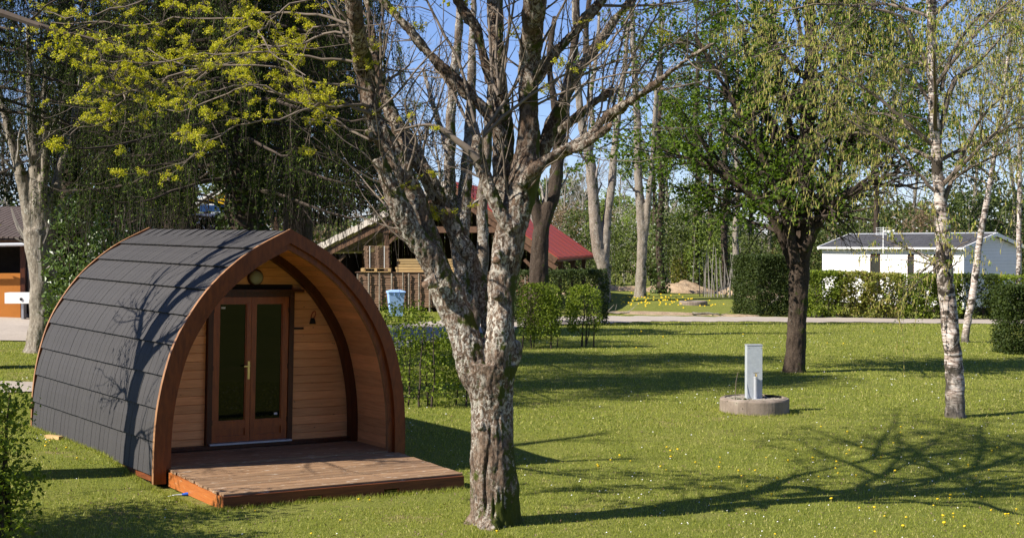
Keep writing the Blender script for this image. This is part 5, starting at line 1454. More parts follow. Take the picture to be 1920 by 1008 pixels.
for (fr, sd, back) in ((.9, e2, .3), (.9, e1, .3), (.9, e1, 4.6), (.9, e1, 9.2), (.9, e1, 13.6), (.45, e2, .3), (.9, e2, 7)):
    p = apex + (sd - apex) * fr + ax * back; gz = float(ground_z(p[0], p[1]))
    top = p[2] - .3
    Geo().box(p[0] - .10, p[0] + .10, p[1] - .10, p[1] + .10, gz - .1, top).build('post', M['oldwood'], BT)
    d = gxv if sd is e2 else -gxv
    Geo().bar((p[0], p[1], top - 1.1), tuple(np.array([p[0], p[1], top - .1]) - d * 1.0), .12, .14).build('brace', M['oldwood'], BT)
    Geo().bar((p[0], p[1], top - .9), tuple(np.array([p[0], p[1], top - .15]) + ax * .8), .12, .14).build('brace', M['oldwood'], BT)
# dark boarding at the back and left
bk = ax * 9.5
g = Geo(); L0_ = e2 + bk; R0_ = apex + (e1 - apex) * .55 + bk
for k in range(26):
    a = L0_ + (R0_ - L0_) * (k / 26); b = L0_ + (R0_ - L0_) * ((k + .97) / 26); h_ = lambda p: apex[2] - .1 - abs((p - apex - bk) @ gxv) * (.5 if (p - apex - bk) @ gxv > 0 else .72)
    for (p, q) in ((a, b),):
        Geo().hexa([(p[0], p[1], -.2), (q[0], q[1], -.2), (q[0], q[1] + .05, -.2), (p[0], p[1] + .05, -.2), (p[0], p[1], h_(p)), (q[0], q[1], h_(q)), (q[0], q[1] + .05, h_(q)), (p[0], p[1] + .05, h_(p))]).build('wall_board', M['darkwall'], BT)
g = Geo(); a = e2 + ax * .4; b = e2 + bk
g.hexa([(a[0], a[1], -.2), (a[0] + .06, a[1], -.2), (b[0] + .06, b[1], -.2), (b[0], b[1], -.2), (a[0], a[1], 2.5), (a[0] + .06, a[1], 2.5), (b[0] + .06, b[1], 2.5), (b[0], b[1], 2.5)]); g.build('side_boarding', M['darkwall'], BT)

# stacked lath panels between round posts in front of the barn
yF = 61.5; fx0 = (668 - 960) / FPX * yF; fx1 = (1003 - 960) / FPX * yF
z0 = float(ground_z(-4, yF)); zt_ = 3 + (456 - 511) / FPX * yF; zb_ = 3 + (456 - 576) / FPX * yF
FN = thing('lath_fence', 'stacked brown lath panels between round grey posts under the barn roof', 'fence', (0, 0, 0))
pxs = [671, 692, 712, 735, 756, 767, 786, 806, 829, 852, 878, 905, 932, 958, 985, 1003]
for px in pxs:
    x = (px - 960) / FPX * yF
    g = Geo(); r_ = random.uniform(.030, .045)
    g.lathe([(r_, z0 - .2), (r_ * .95, zt_ - .02 + random.uniform(-.03, .04))], 8, (x, yF - .10, 0)); g.build('post', M['bark_grey'], FN)
me = None
nl = 20
for a, b in zip(pxs[:-1], pxs[1:]):
    xa = (a - 960) / FPX * yF + .02; xb = (b - 960) / FPX * yF - .02
    for k in range(nl):
        zz = zb_ + (zt_ - zb_) * (k + .5) / nl; hh = (zt_ - zb_) / nl * .36
        if len([1]) and (a < 1003):
            o = Geo().box(xa + random.uniform(-.03, .02), xb + random.uniform(-.02, .03), yF + random.uniform(-.03, 0), yF + .05, zz - hh, zz + hh).build('lath', M['lath'], FN)
            o.rotation_euler = (0, 0, 0)
Geo().box(fx0, fx1, yF + .30, yF + .34, z0 - .1, zt_ - .02).build('backing', M['darkwall'], FN)
Geo().box(fx0 - .05, fx1 + .05, yF - .06, yF + 1.0, zt_, zt_ + .03).build('top_board', M['oldwood'], FN)
# pallet with a stack of bundled stakes on it, then sawn timber beside
zz = zt_ + .03
px0, px1 = (677 - 960) / FPX * yF, (733 - 960) / FPX * yF
PA_ = thing('pallet', 'pale wooden pallet lying on top of the lath panels', 'pallet', ((px0 + px1) / 2, yF + .3, zz))
w = (px1 - px0) / 2
for (za, zb2) in ((0, .025), (.14, .165)):
    for k in range(5): Geo().box(-w, w, -.4 + k * .17, -.4 + k * .17 + .12, za, zb2).build('board', M['lumber'], PA_)
for x in (-w + .06, 0, w - .06):
    for y in (-.36, 0, .36): Geo().box(x - .06, x + .06, y - .05, y + .05, .026, .139).build('block', M['lumber'], PA_)
ST = thing('pallet_stack', 'tall stack of small pallets seen end on, standing on the pale pallet', 'pallet stack', ((px0 + px1) / 2 + .02, yF + .3, zz + .17))
hs = (512 - 462) / FPX * yF - .2
for k in range(11):
    z_ = hs * k / 11; j = random.uniform(-.03, .03)
    Geo().box(-.52 + j, .52 + j, -.35, .35, z_ + .06, z_ + .082).build('board', M['lath'], ST)
    for x in (-.45, 0, .43):
        Geo().hexa([(x - .10 + j, -.36, z_), (x + .07 + j, -.36, z_), (x + .07 + j, .3, z_), (x - .10 + j, .3, z_), (x - .05 + j, -.36, z_ + .055), (x + .10 + j, -.36, z_ + .055), (x + .10 + j, .3, z_ + .055), (x - .05 + j, .3, z_ + .055)]).build('block', M['lath'], ST)
for x in (-.28, .34): Geo().box(x - .012, x + .012, -.375, -.363, 0, hs).build('strap', M['white'], ST)
px0, px1 = (743 - 960) / FPX * yF, (900 - 960) / FPX * yF
LU = thing('timber_stack', 'stack of fresh yellow sawn planks lying on the lath panels beside the pallets', 'timber', ((px0 + px1) / 2, yF + .3, zz))
w = (px1 - px0) / 2
for k in range(5):
    for j in range(3):
        off = random.uniform(-.06, .1) + (.10 if k > 2 else 0)
        Geo().box(-w + off, w + random.uniform(-.1, 0) - (1.1 if k == 4 else 0), -.35 + j * .24, -.14 + j * .24, k * .115, k * .115 + .092).build('plank', M['lumber'], LU)

# blue wheelie bin
p = onground((742 - 960) / FPX * 56.5, 56.5)
BN = thing('wheelie_bin', 'light blue wheelie bin standing before the lath panels', 'bin', p, R(12))
s = .94
def frus(g, w0, d0, z0_, w1, d1, z1_, m=0, yo=0): g.hexa([(-w0, -d0, z0_), (w0, -d0, z0_), (w0, d0, z0_), (-w0, d0, z0_), (-w1, -d1 + yo, z1_), (w1, -d1 + yo, z1_), (w1, d1 + yo, z1_), (-w1, d1 + yo, z1_)], m)
g = Geo(); frus(g, .235, .25, .06, .31, .34, .98); g.build('body', M['bluebin'], BN)
g = Geo(); frus(g, .335, .36, .95, .335, .36, .99); g.build('rim', M['bluebin'], BN)
g = Geo(); frus(g, .345, .375, .995, .33, .36, 1.03); frus(g, .33, .36, 1.03, .18, .2, 1.075); g.build('lid', M['bluebin'], BN)
for x in (-.1, .1): Geo().box(x - .012, x + .012, -.385, -.345, .87, .95).build('lid_rib', M['bluebin'], BN)
Geo().bar((-.26, .40, .97), (.26, .40, .97), .03, .03).build('handle', M['bluebin'], BN)
for x in (-.24, .24):
    g = Geo(); g.lathe([(.10, -.025), (.10, .025)], 16, (0, 0, 0), axis='y'); o = g.build('wheel', M['black'], BN); o.rotation_euler = (0, 0, R(90)); o.location = (x, .27, .10)

# ================================================================== BUILDINGS BEHIND THE SPRUCES
# wash house at the left edge
WH = thing('wash_house', 'low wash house with brown sheet roof and orange wall at the left edge', 'building', (0, 0, 0))
yW = 50.0
def X_(px, Yd=yW): return (px - 960) / FPX * Yd
def Z_(py, Yd=yW): return 3 + (456 - py) / FPX * Yd
gz = float(ground_z(-17, yW))
Geo().box(X_(-260), X_(40), yW, yW + .25, gz - .2, Z_(512)).build('orange_wall', M['orange'], WH)
Geo().box(X_(41), X_(200), yW + .6, yW + .85, gz - .2, Z_(470)).build('pale_wall', M['pale'], WH)
Geo().box(X_(-260), X_(40), yW + 2.5, yW + 2.7, gz - .2, Z_(450)).build('back_wall', M['darkwall'], WH)
for px in (38, -120): Geo().box(X_(px), X_(px) + .16, yW - .02, yW + .14, gz - .1, Z_(462)).build('post', M['darktrim'], WH)
Geo().box(X_(-260), X_(55), yW - .35, yW - .28, Z_(458), Z_(446)).build('fascia', M['oldwood'], WH)
g = Geo()
for k in range(40):
    xa = X_(-300) + k * .19
    g.hexa([(xa, yW - .6, Z_(447)), (xa + .15, yW - .6, Z_(447)), (xa + .15 + .9, yW + 3.6, Z_(385)), (xa + .9, yW + 3.6, Z_(385)), (xa, yW - .6, Z_(447) + .06), (xa + .15, yW - .6, Z_(447) + .06), (xa + 1.05, yW + 3.6, Z_(385) + .06), (xa + .9, yW + 3.6, Z_(385) + .06)])
me_w = X_(46)
g.hexa([(X_(-300), yW - .55, Z_(450)), (X_(50), yW - .55, Z_(450)), (X_(66), yW + 3.6, Z_(388)), (X_(-300), yW + 3.6, Z_(388)), (X_(-300), yW - .55, Z_(449)), (X_(50), yW - .55, Z_(449)), (X_(66), yW + 3.6, Z_(387)), (X_(-300), yW + 3.6, Z_(387))])
g.build('roof', M['brownroof'], WH)
V, F = tubes(np.array([[(X_(-300), yW - .72, Z_(461)), (X_(-20), yW - .72, Z_(459)), (X_(60), yW - .72, Z_(458))]]), np.full((1, 3), .06), 8)
Geo().add(V, F).build('gutter', M['alu'], WH)
V, F = tubes(np.array([[(X_(8), yW - .72, Z_(432)), (X_(8), yW - .72, Z_(455)), (X_(9), yW - .70, Z_(466)), (X_(2), yW - .6, Z_(476)), (X_(-14), yW - .4, Z_(484))]]), np.full((1, 5), .055), 8)
Geo().add(V, F).build('downpipe', M['alu'], WH)
g = Geo(); g.box(X_(14, 49.4), X_(122, 49.4), 49.1, 49.6, Z_(568, 49.4), Z_(548, 49.4)); TR = g.build('wash_trough', M['white']); tag(TR, 'long white wash trough on the wall beside the orange panel', 'wash trough')
for px in (45, 105):
    Geo().lathe([(.05, 0), (.05, .02)], 12, (X_(px, 49.4), 49.09, Z_(560, 49.4)), axis='y').build('drain', M['black'], TR)
    Geo().box(X_(px, 49.4) - .04, X_(px, 49.4) + .04, 49.2, 49.5, gz, Z_(568, 49.4)).build('leg', M['steel'], TR)

# play hut with yellow gable and blue fascia
PH = thing('play_hut', 'playground roof with bright yellow gable and blue fascia glimpsed through the spruces', 'play hut', (0, 0, 0))
M['navy'] = plain('navy_board', (.012, .05, .16), .5)
yP = 49.0
X2 = lambda px: (px - 960) / FPX * yP
Z2 = lambda py: 3 + (456 - py) / FPX * yP
g = Geo(); g.prism([(X2(374), Z2(381)), (X2(520), Z2(386)), (X2(447), Z2(342))], yP, yP + .06, lambda x, y, d: (x, d, y)); g.build('yellow_gable', M['slideyellow'], PH)
Geo().bar((X2(368), yP - .03, Z2(381)), (X2(447), yP - .03, Z2(340)), .06, .16).build('rake', M['white'], PH)
Geo().bar((X2(526), yP - .03, Z2(386)), (X2(447), yP - .03, Z2(340)), .06, .16).build('rake', M['white'], PH)
Geo().box(X2(376), X2(520), yP - .08, yP + .1, Z2(397), Z2(385)).build('blue_fascia', M['navy'], PH)
Geo().box(X2(372), X2(524), yP + .0, yP + .2, Z2(384.5), Z2(382)).build('white_trim', M['white'], PH)
for px in (382, 514): Geo().box(X2(px), X2(px) + .15, yP, yP + .15, 0, Z2(397)).build('post', M['oldwood'], PH)
# slate roofed house in front of it
SH_ = thing('slate_roof_house', 'small house with blue slate roof and dark red gable half hidden behind the pod ridge', 'house', (0, 0, 0))
yS = 46.0
X3 = lambda px: (px - 960) / FPX * yS
Z3 = lambda py: 3 + (456 - py) / FPX * yS
g = Geo(); g.hexa([(X3(340), yS, Z3(450)), (X3(500), yS, Z3(450)), (X3(470), yS + 1.6, Z3(400)), (X3(335), yS + 1.6, Z3(400)), (X3(340), yS, Z3(448)), (X3(500), yS, Z3(448)), (X3(470), yS + 1.6, Z3(398)), (X3(335), yS + 1.6, Z3(398))]); g.build('roof', M['slateblue'], SH_)
g = Geo(); g.prism([(X3(440), 0), (X3(516), 0), (X3(516), Z3(442)), (X3(474), Z3(404)), (X3(440), Z3(440))], yS - .6, yS - .3, lambda x, y, d: (x, d, y)); g.build('gable', M['darktrim'], SH_)
Geo().bar((X3(521), yS - .65, Z3(446)), (X3(472), yS - .65, Z3(400)), .5, .14).build('rake', M['oldwood'], SH_)
Geo().bar((X3(430), yS - .65, Z3(440)), (X3(475), yS - .65, Z3(400)), .5, .14).build('rake', M['oldwood'], SH_)
Geo().box(X3(335), X3(500), yS + .3, yS + 1.5, 0, Z3(450)).build('wall', M['darkwall'], SH_)

# ================================================================== MOBILE HOME
MHa = R(60)
nc = at(1807, 520, 70.0); gz = float(ground_z(nc[0], nc[1]))
MH = thing('mobile_home', 'long white mobile home with grey tiled roof and three narrow windows', 'mobile home', (nc[0], nc[1], gz), -MHa)
# local: x to the left-rear along the long side is negative; y runs back along the gable
Lm, Wm = 9.95, 4.0; He = 3 + (456 - 464) / FPX * 70 - gz; Hr = 3 + (456 - 440) / FPX * 70 - gz + .05
nb_ = 18; bh = (He - .35) / nb_
wins = [(-6.34, -5.61, .95, 2.42), (-3.69, -3.25, .95, 2.40), (-1.95, -1.35, .95, 2.38)]
wz0, wz1 = 1.0, He - .42
for k in range(nb_):
    z0_ = .35 + k * bh; z1_ = z0_ + bh
    cuts = [-Lm + .08]
    if z1_ > wz0 and z0_ < wz1:
        for (a, b, _, _) in wins: cuts += [a, b]
    cuts.append(-.08)
    for a, b in zip(cuts[::2], cuts[1::2]):
        Geo().hexa([(a, -.022, z0_), (b, -.022, z0_), (b, .02, z0_), (a, .02, z0_), (a, -.002, z1_ - .004), (b, -.002, z1_ - .004), (b, .02, z1_ - .004), (a, .02, z1_ - .004)]).build('cladding_board', M['cladding'], MH)
    Geo().hexa([(-.02, .08, z0_), (.022, .08, z0_), (.022, Wm - .08, z0_), (-.02, Wm - .08, z0_), (-.02, .08, z1_ - .004), (.002, .08, z1_ - .004), (.002, Wm - .08, z1_ - .004), (-.02, Wm - .08, z1_ - .004)]).build('cladding_board', M['cladding'], MH)
for (x, y) in ((-.06, -.03), (-Lm - .02, -.03)): Geo().box(x - .02, x + .09, y, y + .11, .3, He).build('corner_trim', M['white'], MH)
Geo().box(-.05, .03, Wm - .09, Wm + .03, .3, He).build('corner_trim', M['white'], MH)
for (a, b, _, _) in wins:
    g = Geo(); fw = .028
    g.box(a, a + fw, -.03, .03, wz0, wz1); g.box(b - fw, b, -.03, .03, wz0, wz1); g.box(a + fw, b - fw, -.03, .03, wz1 - fw, wz1); g.box(a + fw, b - fw, -.03, .03, wz0, wz0 + fw)
    wf = g.build('window', M['oldwood'], MH); Geo().box(a + fw, b - fw, .0, .01, wz0 + fw, wz1 - fw).build('pane', M['winglass'], wf)
# gable boards above the eave
ng = 5; rh = (Hr - .12 - He) / ng
for k in range(ng):
    z0_ = He + k * rh; f0 = (z0_ - He) / (Hr - .12 - He); f1 = (z0_ + rh - He) / (Hr - .12 - He)
    Geo().hexa([(-.02, Wm / 2 * f0, z0_), (.022, Wm / 2 * f0, z0_), (.022, Wm - Wm / 2 * f0, z0_), (-.02, Wm - Wm / 2 * f0, z0_), (-.02, Wm / 2 * f1, z0_ + rh - .004), (.004, Wm / 2 * f1, z0_ + rh - .004), (.004, Wm - Wm / 2 * f1, z0_ + rh - .004), (-.02, Wm - Wm / 2 * f1, z0_ + rh - .004)]).build('cladding_board', M['cladding'], MH)
ov = .25
for row in range(7):
    f0, f1 = row / 7, (row + 1) / 7
    ya, yb = -ov + (Wm / 2 + ov) * f0 - .02, -ov + (Wm / 2 + ov) * f1
    za, zb2 = He - .03 + (Hr - He + .06) * f0 + .03, He - .03 + (Hr - He + .06) * f1
    for k in range(24):
        xa = -Lm - .08 + (Lm + .33) * k / 24; xb = -Lm - .08 + (Lm + .33) * (k + .97) / 24
        Geo().hexa([(xa, ya, za - .02), (xb, ya, za - .02), (xb, yb, zb2 - .02), (xa, yb, zb2 - .02), (xa, ya, za + .025), (xb, ya, za + .025), (xb, yb, zb2 + .005), (xa, yb, zb2 + .005)]).build('roof_tile', M['mhroof'], MH)
g = Geo(); g.hexa([(-Lm - .08, Wm / 2, Hr), (.25, Wm / 2, Hr), (.25, Wm + ov, He), (-Lm - .08, Wm + ov, He), (-Lm - .08, Wm / 2, Hr + .05), (.25, Wm / 2, Hr + .05), (.25, Wm + ov, He + .05), (-Lm - .08, Wm + ov, He + .05)]); g.build('rear_roof_slope', M['mhroof'], MH)
for x in (-Lm - .12, .24):
    Geo().bar((x, -ov - .04, He - .06), (x, Wm / 2, Hr - .02), .07, .17).build('barge_board', M['white'], MH)
    Geo().bar((x, Wm + ov + .04, He - .06), (x, Wm / 2, Hr - .02), .07, .17).build('barge_board', M['white'], MH)
Geo().bar((-Lm - .08, Wm / 2, Hr + .06), (.25, Wm / 2, Hr + .06), .14, .05).build('ridge_strip', M['alu'], MH)
Geo().bar((-Lm - .08, -ov - .06, He - .04), (.22, -ov - .06, He - .04), .09, .09).build('gutter', M['white'], MH)
Geo().box(-Lm, 0, .05, Wm - .05, .1, He - .02).build('core', M['darkwall'], MH)
g = Geo(); g.lathe([(.09, 0), (.09, .18), (.16, .19), (.16, .24), (.05, .28)], 12, (-6.4, Wm / 2 - .6, Hr - .12)); g.build('roof_vent', M['alu'], MH)
# television antenna on its pole
ap = np.array(MH.matrix_basis @ Vector((-5.0, -.33, 0))); 
Rm = Matrix.Rotation(-MHa, 4, 'Z'); o_ = Rm @ Vector((-5.1, -.32, 0)); ap = np.array([nc[0] + o_.x, nc[1] + o_.y, gz])
ap = at(1656, 465, nc[1] + o_.y)
AN = thing('television_antenna', 'white television antenna on a thin pole at the mobile home eave', 'antenna', (ap[0], ap[1], He + gz - .2))
g = Geo(); g.lathe([(.028, -.1), (.022, 1.25)], 8); g.build('pole', M['white'], AN)
for z_ in (.85, .97, 1.09, 1.2): Geo().bar((-.38, 0, z_), (.36, .02, z_ + .01), .02, .02).build('element', M['white'], AN)
for x in (-.36, -.12, .14, .34): Geo().bar((x, 0, .85), (x, 0, 1.22), .015, .015).build('rod', M['white'], AN)
Geo().bar((0, 0, 1.02), (.48, -.3, 1.05), .05, .05).build('boom', M['white'], AN)
g = Geo(); g.lathe([(.02, 0), (.05, .02), (.06, .10), (.03, .13)], 10, (.45, -.3, .98)); g.build('amplifier', M['white'], AN)
Geo().box(nc[0] + 3.2, nc[0] + 4.6, nc[1] + .5, nc[1] + .7, gz + 2.6, gz + 2.75).build('awning_edge', M['white'], None)
tag(COL.objects['awning_edge'], 'white awning edge sticking out at the right frame edge beside the mobile home', 'awning')
g = Geo().lathe([(.03, 0), (.03, 2.7)], 8, (nc[0] + 4.3, nc[1] + .6, gz)); g.build('pole', M['white'], COL.objects['awning_edge'])

# ================================================================== HEDGES ON THE RIGHT
def hedge_line(x0, y0, x1, y1, h, n, mats, seeds, labels, grp):
    for i, (mt, s, lab) in enumerate(zip(mats, seeds, labels)):
        f = (i + .5) / len(mats); p = onground(x0 + (x1 - x0) * f, y0 + (y1 - y0) * f); L = math.hypot(x1 - x0, y1 - y0) / len(mats)
        bush('hornbeam_hedge', lab, 'hedge', p, L * 1.06, .7, h * (1 + .02 * math.sin(s)), n, .12, M[mt], s, .05, 7, rz=math.atan2(y1 - y0, x1 - x0), clumps=int(L * 62), cs=.12, flat=.15, shell=.45)
a = gp(1524, 597); b = gp(1800, 600)
hedge_line(a[0], a[1] + .8, b[0], b[1] + .8, 1.98, 4300, ['leaf_hedge', 'leaf_hedge2', 'leaf_hedge2', 'leaf_hedge', 'leaf_hedge'], [71, 72, 73, 74, 75],
    ['hedge section before the mobile home, leftmost beside the dark maple trunk', 'brownish thin hedge section below the first window of the mobile home', 'hedge section with gaps below the middle window of the mobile home',
     'green hedge section left of the mature birch stem', 'yellow green hedge section behind the two birch stems'], 'hedge')
a = gp(1800, 600); b = gp(1990, 604)
bush('hornbeam_hedge', 'shaded hedge section at the right, below the mobile home gable', 'hedge', onground(a[0] + .9, a[1] + 1.2), 1.9, .9, 2.0, 4500, .11, M['leaf_privet'], 76, .0, 3, clumps=120, cs=.12, shell=.5)
bush('hornbeam_hedge', 'hedge section cut off by the right edge below the awning', 'hedge', onground(a[0] + 3.3, a[1] + 1.4), 2.9, .9, 2.0, 5000, .12, M['leaf_hedge'], 77, .0, 4, clumps=150, cs=.12, shell=.5)
p = gp(1440, 592)
bush('thuja_block', 'square clipped dark green thuja block left of the dark maple', 'hedge', onground(p[0], p[1] + 1), 1.85, 2.6, 2.65, 44000, .08, M['leaf_privet'], 78, .0, 0, clumps=1700, cs=.08, shell=.95, flat=.2, rz=.25)
p = gp(1915, 664)
bush('clipped_hedge', 'tall dark clipped hedge end cut off by the right edge', 'hedge', onground(p[0] + .1, p[1] + .3), 1.25, 1.4, 2.02, 26000, .07, M['leaf_privet'], 79, .0, 3, clumps=700, cs=.08, shell=.85, flat=.3)
# weathered beam leaning on the thuja block
a = gp(1424, 588); b = at(1477, 541, a[1] + .3)
o = Geo().bar(tuple(a), tuple(b), .16, .08).build('leaning_beam', M['fibre'], loc=a); tag(o, 'weathered pale beam leaning against the square thuja block', 'beam')
# manhole ring beyond the road
p = gp(1300, 571)
MR = thing('manhole_ring', 'low concrete manhole ring with blue cover on the grass beyond the road', 'manhole', p)
g = Geo(); g.lathe([(.72, -.2), (.72, .14), (.68, .2), (.56, .2), (.56, .05)], 32, caps=False); g.build('ring', M['concrete'], MR)
g = Geo(); g.lathe([(.55, .0), (.55, .12), (.3, .15)], 24); g.build('cover', M['slateblue'], MR)
Geo().box(-.05, .4, -.3, -.05, .16, .19).build('plate', M['alu'], MR)
# fallen branches by the road
for (px, py, L_, lab) in ((1150, 589, 1.6, 'fallen branch lying on the verge near the road end by the hedge'), (1330, 592, 1.5, 'short fallen branch on the bare patch beside the road'), (1392, 548, 1.3, 'fallen log lying on the earth bank beside the thuja block')):
    p = gp(px, py); s = np.linspace(0, 1, 8)[:, None]
    c = np.array([-L_ / 2, 0, .05]) + np.array([L_, .1, 0]) * s + np.cumsum(rng.normal(size=(8, 3)) * .05, 0) * [1, 1, .6] + [0, 0, .05]
    V, F = tubes(c[None], (.07 * (1 - .5 * s[:, 0]))[None], 6); o = Geo().add(V, F).build('fallen_branch', M['bark_grey'], None, True); o.location = tuple(p)
    c2, r2_ = grow(c[None], np.full((1, 8), .05), 6, .2, .6, (30, 70), .2, 4, .4, .2, rng, .2, rmin=.01); V, F = tubes(c2, r2_, 3); Geo().add(V, F).build('side_twigs', M['bark_grey'], o)
    tag(o, lab, 'branch')

# ================================================================== WOOD BEHIND
rw = np.random.default_rng(99)
def thicket(lab, px, Yd, w, h, n, mat, s, name='thicket_shrub', size=.20, d=2.2, asp=.6, stems=6, z0=.2, rnd=2.2, cs=.28):
    x = (px - 960) / FPX * Yd
    bush(name, lab, 'shrub', onground(x, Yd), w, d, h, n, size, M[mat], s, z0, stems, clumps=max(30, int(n / 45)), cs=cs, round_=rnd, flat=.3, asp=asp, stemmat=M['twig_grey'])
def Hh(py, Yd): return 3 + (456 - py) / FPX * Yd + .2
TH = [(1075, 84, 3.2, 470, 'leaf_far', 'green thicket under the red roof eave'), (1165, 90, 3.0, 428, 'leaf_far', 'dark green thicket between the two pale ashes'), (1100, 96, 3.2, 395, 'leaf_far', 'thicket behind the forked pale ash'),
      (1255, 92, 3.0, 440, 'leaf_far', 'thicket right of the straight pale ash'), (1290, 88, 2.0, 480, 'leaf_hedge2', 'olive twiggy thicket beside the ivy wrapped trunk'), (1345, 90, 2.6, 455, 'leaf_far', 'thicket behind the cane fence'), (1400, 94, 3.0, 440, 'leaf_far', 'thicket above the clipped thuja block'),
      (1215, 100, 3.4, 372, 'leaf_far2', 'pale green young tree behind the straight ash'), (1268, 87, 2.6, 400, 'leaf_far', 'dense green thicket beside the ivy wrapped trunk'), (1335, 86, 2.8, 410, 'leaf_far2', 'fresh green thicket behind the pale canes'), (1140, 104, 3.4, 365, 'leaf_far2', 'pale green young tree behind the forked ash'), (1310, 102, 3.4, 378, 'leaf_far', 'mid green tree behind the ivy wrapped pair'),
      (1070, 108, 3.0, 388, 'leaf_brown', 'reddish brown leafless thicket above the red roof'), (1030, 112, 2.4, 380, 'leaf_brown', 'brown leafless thicket left of the forked pale ash'), (1180, 112, 3.4, 392, 'blossom', 'white blossoming shrub between the two pale ashes'),
      (1275, 112, 3.6, 385, 'blossom', 'white blossoming tree behind the ivy wrapped trunk'), (1365, 110, 3.4, 395, 'leaf_far', 'green tree behind the leaning grey trunk'), (1440, 100, 4.2, 400, 'leaf_far', 'green tree behind the dark maple trunk'), (1395, 115, 3.0, 385, 'blossom', 'white blossoming tree right of the leaning grey trunk')]
for i, (px, Yd, w, py, mt, lab) in enumerate(TH):
    thicket(lab, px, Yd, w * 1.15, Hh(py, Yd), 4600 if 'leaf_far' in mt else 3000, mt, 200 + i, size=.17 if mt != 'blossom' else .12, z0=.1 if py > 400 else .8)
TR_ = [(1520, 92, 4.5, 380, 'leaf_far', 'green tree left of the mobile home roof'), (1590, 98, 5.0, 330, 'leaf_far', 'grey green tree behind the mobile home, left half'), (1660, 94, 4.5, 350, 'leaf_far', 'tree behind the television antenna'),
       (1735, 98, 4.6, 365, 'leaf_brown', 'brown leafless thicket behind the mobile home roof'), (1830, 90, 5.0, 300, 'leaf_privet', 'dark conifer behind the gable of the mobile home'), (1900, 94, 5.0, 330, 'leaf_privet', 'dark conifer at the right edge'), (1960, 88, 5.0, 320, 'leaf_privet', 'dark conifer just outside the right edge'),
       (1780, 105, 5.0, 330, 'leaf_far', 'olive tree between the birch stems')]
for i, (px, Yd, w, py, mt, lab) in enumerate(TR_):
    thicket(lab, px, Yd, w, Hh(py, Yd), 6500, mt, 240 + i, name='wood_edge_tree', size=.19, z0=.3, rnd=2.0, cs=.34)
# cane fence of upright sticks at the wood's edge
p = gp(1345, 556); CF = thing('stake_row', 'row of upright pale sticks and canes at the foot of the wood', 'stake fence', p)
for k in range(24):
    x = -.9 + k * .095 + random.uniform(-.06, .06); h_ = random.uniform(1.5, 3.0); a = random.uniform(-.35, .35)
    V, F = tubes(np.array([[(x, random.uniform(-.3, .3), -.1), (x + a * .5, 0, h_ * .5), (x + a, 0, h_)]]), np.array([[.028, .022, .010]]), 5); Geo().add(V, F).build('stick', M['twig_grey'], CF)
# bare trees of the wood, hazy grey twigs
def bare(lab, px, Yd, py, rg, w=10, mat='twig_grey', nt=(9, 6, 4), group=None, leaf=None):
    h = Hh(py, Yd); x = (px - 960) / FPX * Yd; p = onground(x, Yd)
    T = thing('bare_tree', lab, 'tree', p, group=group)
    c = spline(np.array([[0, 0, -.2, .18], [.15 * rg.normal(), 0, h * .35, .14], [.3 * rg.normal(), .2, h * .7, .08], [.4 * rg.normal(), 0, h, .03]]), 14)[None]
    C, r_ = c[..., :3], c[..., 3]
    k1, kr1 = grow(C, r_, nt[0] * 2, h * .18, h * .42, (25, 50), .18, 7, .45, .3, rg, .1, rmin=.03)
    k2, kr2 = grow(k1, kr1, nt[1], h * .07, h * .17, (25, 55), .12, 5, .5, .2, rg, .14, rmin=.016)
    k3, kr3 = grow(k2, kr2, nt[2], h * .03, h * .08, (25, 55), .1, 4, .6, .2, rg, .14, rmin=.010)
    g = Geo(); V, F = tubes(C, r_, 7); g.add(V, F); g.build('trunk', M['bark_grey'], T, True)
    g = Geo()
    for cc, rr, s in ((k1, kr1, 4), (k2, kr2, 3), (k3, kr3, 3)):
        V, F = tubes(cc, rr, s); g.add(V, F)
    g.build('branches', M[mat], T)
    if leaf:
        P, _ = sample(k3, leaf[1], rg, .2); g = Geo(); leaves(g, P + rg.normal(size=P.shape) * .1, leaf[2], rg, flat=.3); g.build('crown', M[leaf[0]], T)
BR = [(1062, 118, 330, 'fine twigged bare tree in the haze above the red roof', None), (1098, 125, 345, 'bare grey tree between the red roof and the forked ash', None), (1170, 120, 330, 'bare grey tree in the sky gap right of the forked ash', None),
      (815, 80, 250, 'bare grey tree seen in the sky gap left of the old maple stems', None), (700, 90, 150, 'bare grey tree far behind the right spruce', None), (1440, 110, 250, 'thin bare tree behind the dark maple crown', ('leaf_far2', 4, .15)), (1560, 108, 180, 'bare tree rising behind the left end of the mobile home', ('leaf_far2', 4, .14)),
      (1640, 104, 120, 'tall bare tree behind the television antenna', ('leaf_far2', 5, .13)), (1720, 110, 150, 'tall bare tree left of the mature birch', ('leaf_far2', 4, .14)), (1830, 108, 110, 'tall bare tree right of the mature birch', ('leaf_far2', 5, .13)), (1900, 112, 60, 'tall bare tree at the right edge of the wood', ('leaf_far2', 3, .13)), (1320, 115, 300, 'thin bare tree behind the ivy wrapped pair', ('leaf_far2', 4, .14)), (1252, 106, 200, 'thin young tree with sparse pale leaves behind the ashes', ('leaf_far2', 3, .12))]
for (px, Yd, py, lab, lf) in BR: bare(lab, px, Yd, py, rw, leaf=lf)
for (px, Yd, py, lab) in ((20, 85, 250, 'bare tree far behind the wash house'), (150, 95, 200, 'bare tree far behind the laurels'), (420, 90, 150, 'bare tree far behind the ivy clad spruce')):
    bare(lab, px, Yd, py, rw)
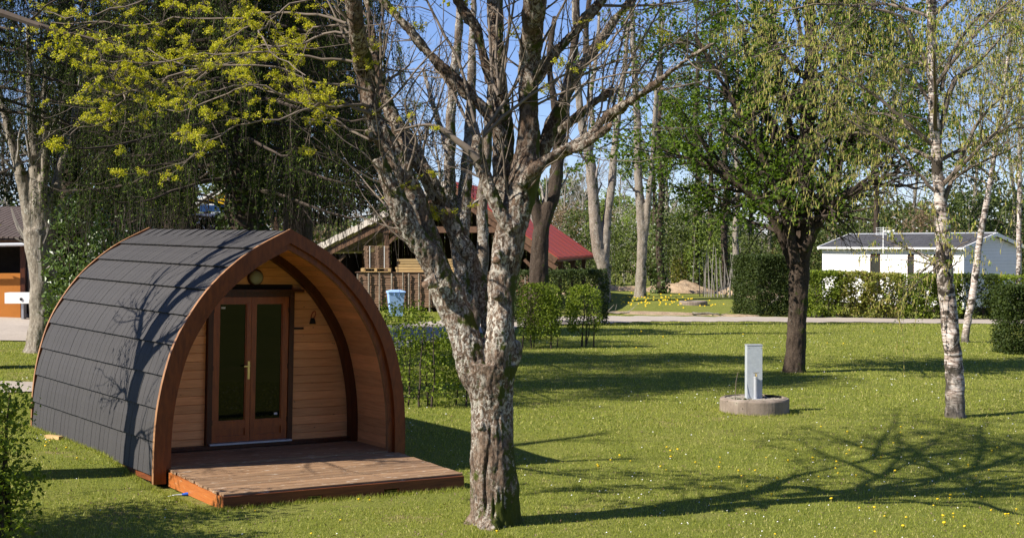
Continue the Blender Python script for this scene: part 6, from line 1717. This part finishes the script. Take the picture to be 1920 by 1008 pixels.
# far wood closing the view
n = 52000; x = rw.uniform(-95, 120, n); y = 135 + rw.uniform(0, 14, n)
top = 7.0 + 1.6 * np.sin(x * .16 + 1) + 1.1 * np.sin(x * .43) + .7 * np.sin(x * 1.1 + 2)
z = top * rw.random(n) ** .75
g = Geo(); P = np.stack([x, y, ground_z(x, y) + z], 1); leaves(g, P, .62, rw, asp=.7, flat=.2)
tag(g.build('far_wood', M['leaf_far']), kind='stuff')
n = 16000; x = rw.uniform(-95, 120, n); y = 130 + rw.uniform(0, 6, n); z = 8 * rw.random(n)
g = Geo(); leaves(g, np.stack([x, y, ground_z(x, y) + z * .8], 1), .5, rw, asp=.35, flat=-.2); tag(g.build('far_wood', M['leaf_brown']), kind='stuff')
# trees on the far side of the camera, seen only as dark reflections in the door panes
n = 14000; x = rw.uniform(-45, 60, n); y = -32 - rw.uniform(0, 5, n); top = 11 + 2 * np.sin(x * .3) + 1.2 * np.sin(x * .9); z = top * rw.random(n) ** .8
g = Geo(); leaves(g, np.stack([x, y, ground_z(x, y) + z], 1), .9, rw, asp=.7, flat=.1); tag(g.build('far_wood', M['leaf_dark']), kind='stuff')
# tall leafy trees behind the dark maple and birches (upper right)
def leafy(lab, px, Yd, py0, py1, w, n, mat, s, size=.15):
    x = (px - 960) / FPX * Yd; p = onground(x, Yd); rg = np.random.default_rng(s); h = Hh(py0, Yd); z0 = Hh(py1, Yd)
    T = thing('broadleaf_tree', lab, 'tree', p)
    c = spline(np.array([[0, 0, -.2, .22], [.1, 0, h * .4, .17], [0, .2, h * .75, .09], [0, 0, h, .03]]), 14)[None]; C, r_ = c[..., :3], c[..., 3]
    k1, kr1 = grow(C, r_, 26, w * .3, w * .62, (35, 75), .05, 7, .4, max(.15, z0 / h), rg, .12, rmin=.02)
    k2, kr2 = grow(k1, kr1, 8, w * .08, w * .25, (25, 60), .05, 5, .5, .2, rg, .15, rmin=.01)
    g = Geo(); V, F = tubes(C, r_, 7); g.add(V, F); g.build('trunk', M['bark_dark'], T, True)
    g = Geo()
    for cc, rr, s_ in ((k1, kr1, 4), (k2, kr2, 3)):
        V, F = tubes(cc, rr, s_); g.add(V, F)
    g.build('branches', M['twig_dark'], T)
    P, _ = sample(k2, max(1, n // len(k2)), rg, .2); g = Geo(); leaves(g, P + rg.normal(size=P.shape) * .12, size, rg, asp=.8, flat=.5); g.build('crown', M[mat], T)
leafy('leafy tree behind the dark maple, filling the left of its crown', 1330, 96, 60, 380, 7.0, 9000, 'leaf_maple', 301)
leafy('young green tree rising behind the straight pale ash', 1225, 99, 230, 420, 7.5, 9000, 'leaf_far2', 303)
leafy('young green tree left of the dark maple crown, far behind', 1405, 101, 230, 430, 7.5, 9000, 'leaf_far', 304)
leafy('leafy tree behind the dark maple, to the right towards the birches', 1640, 86, 60, 400, 8.0, 9000, 'leaf_far', 302)
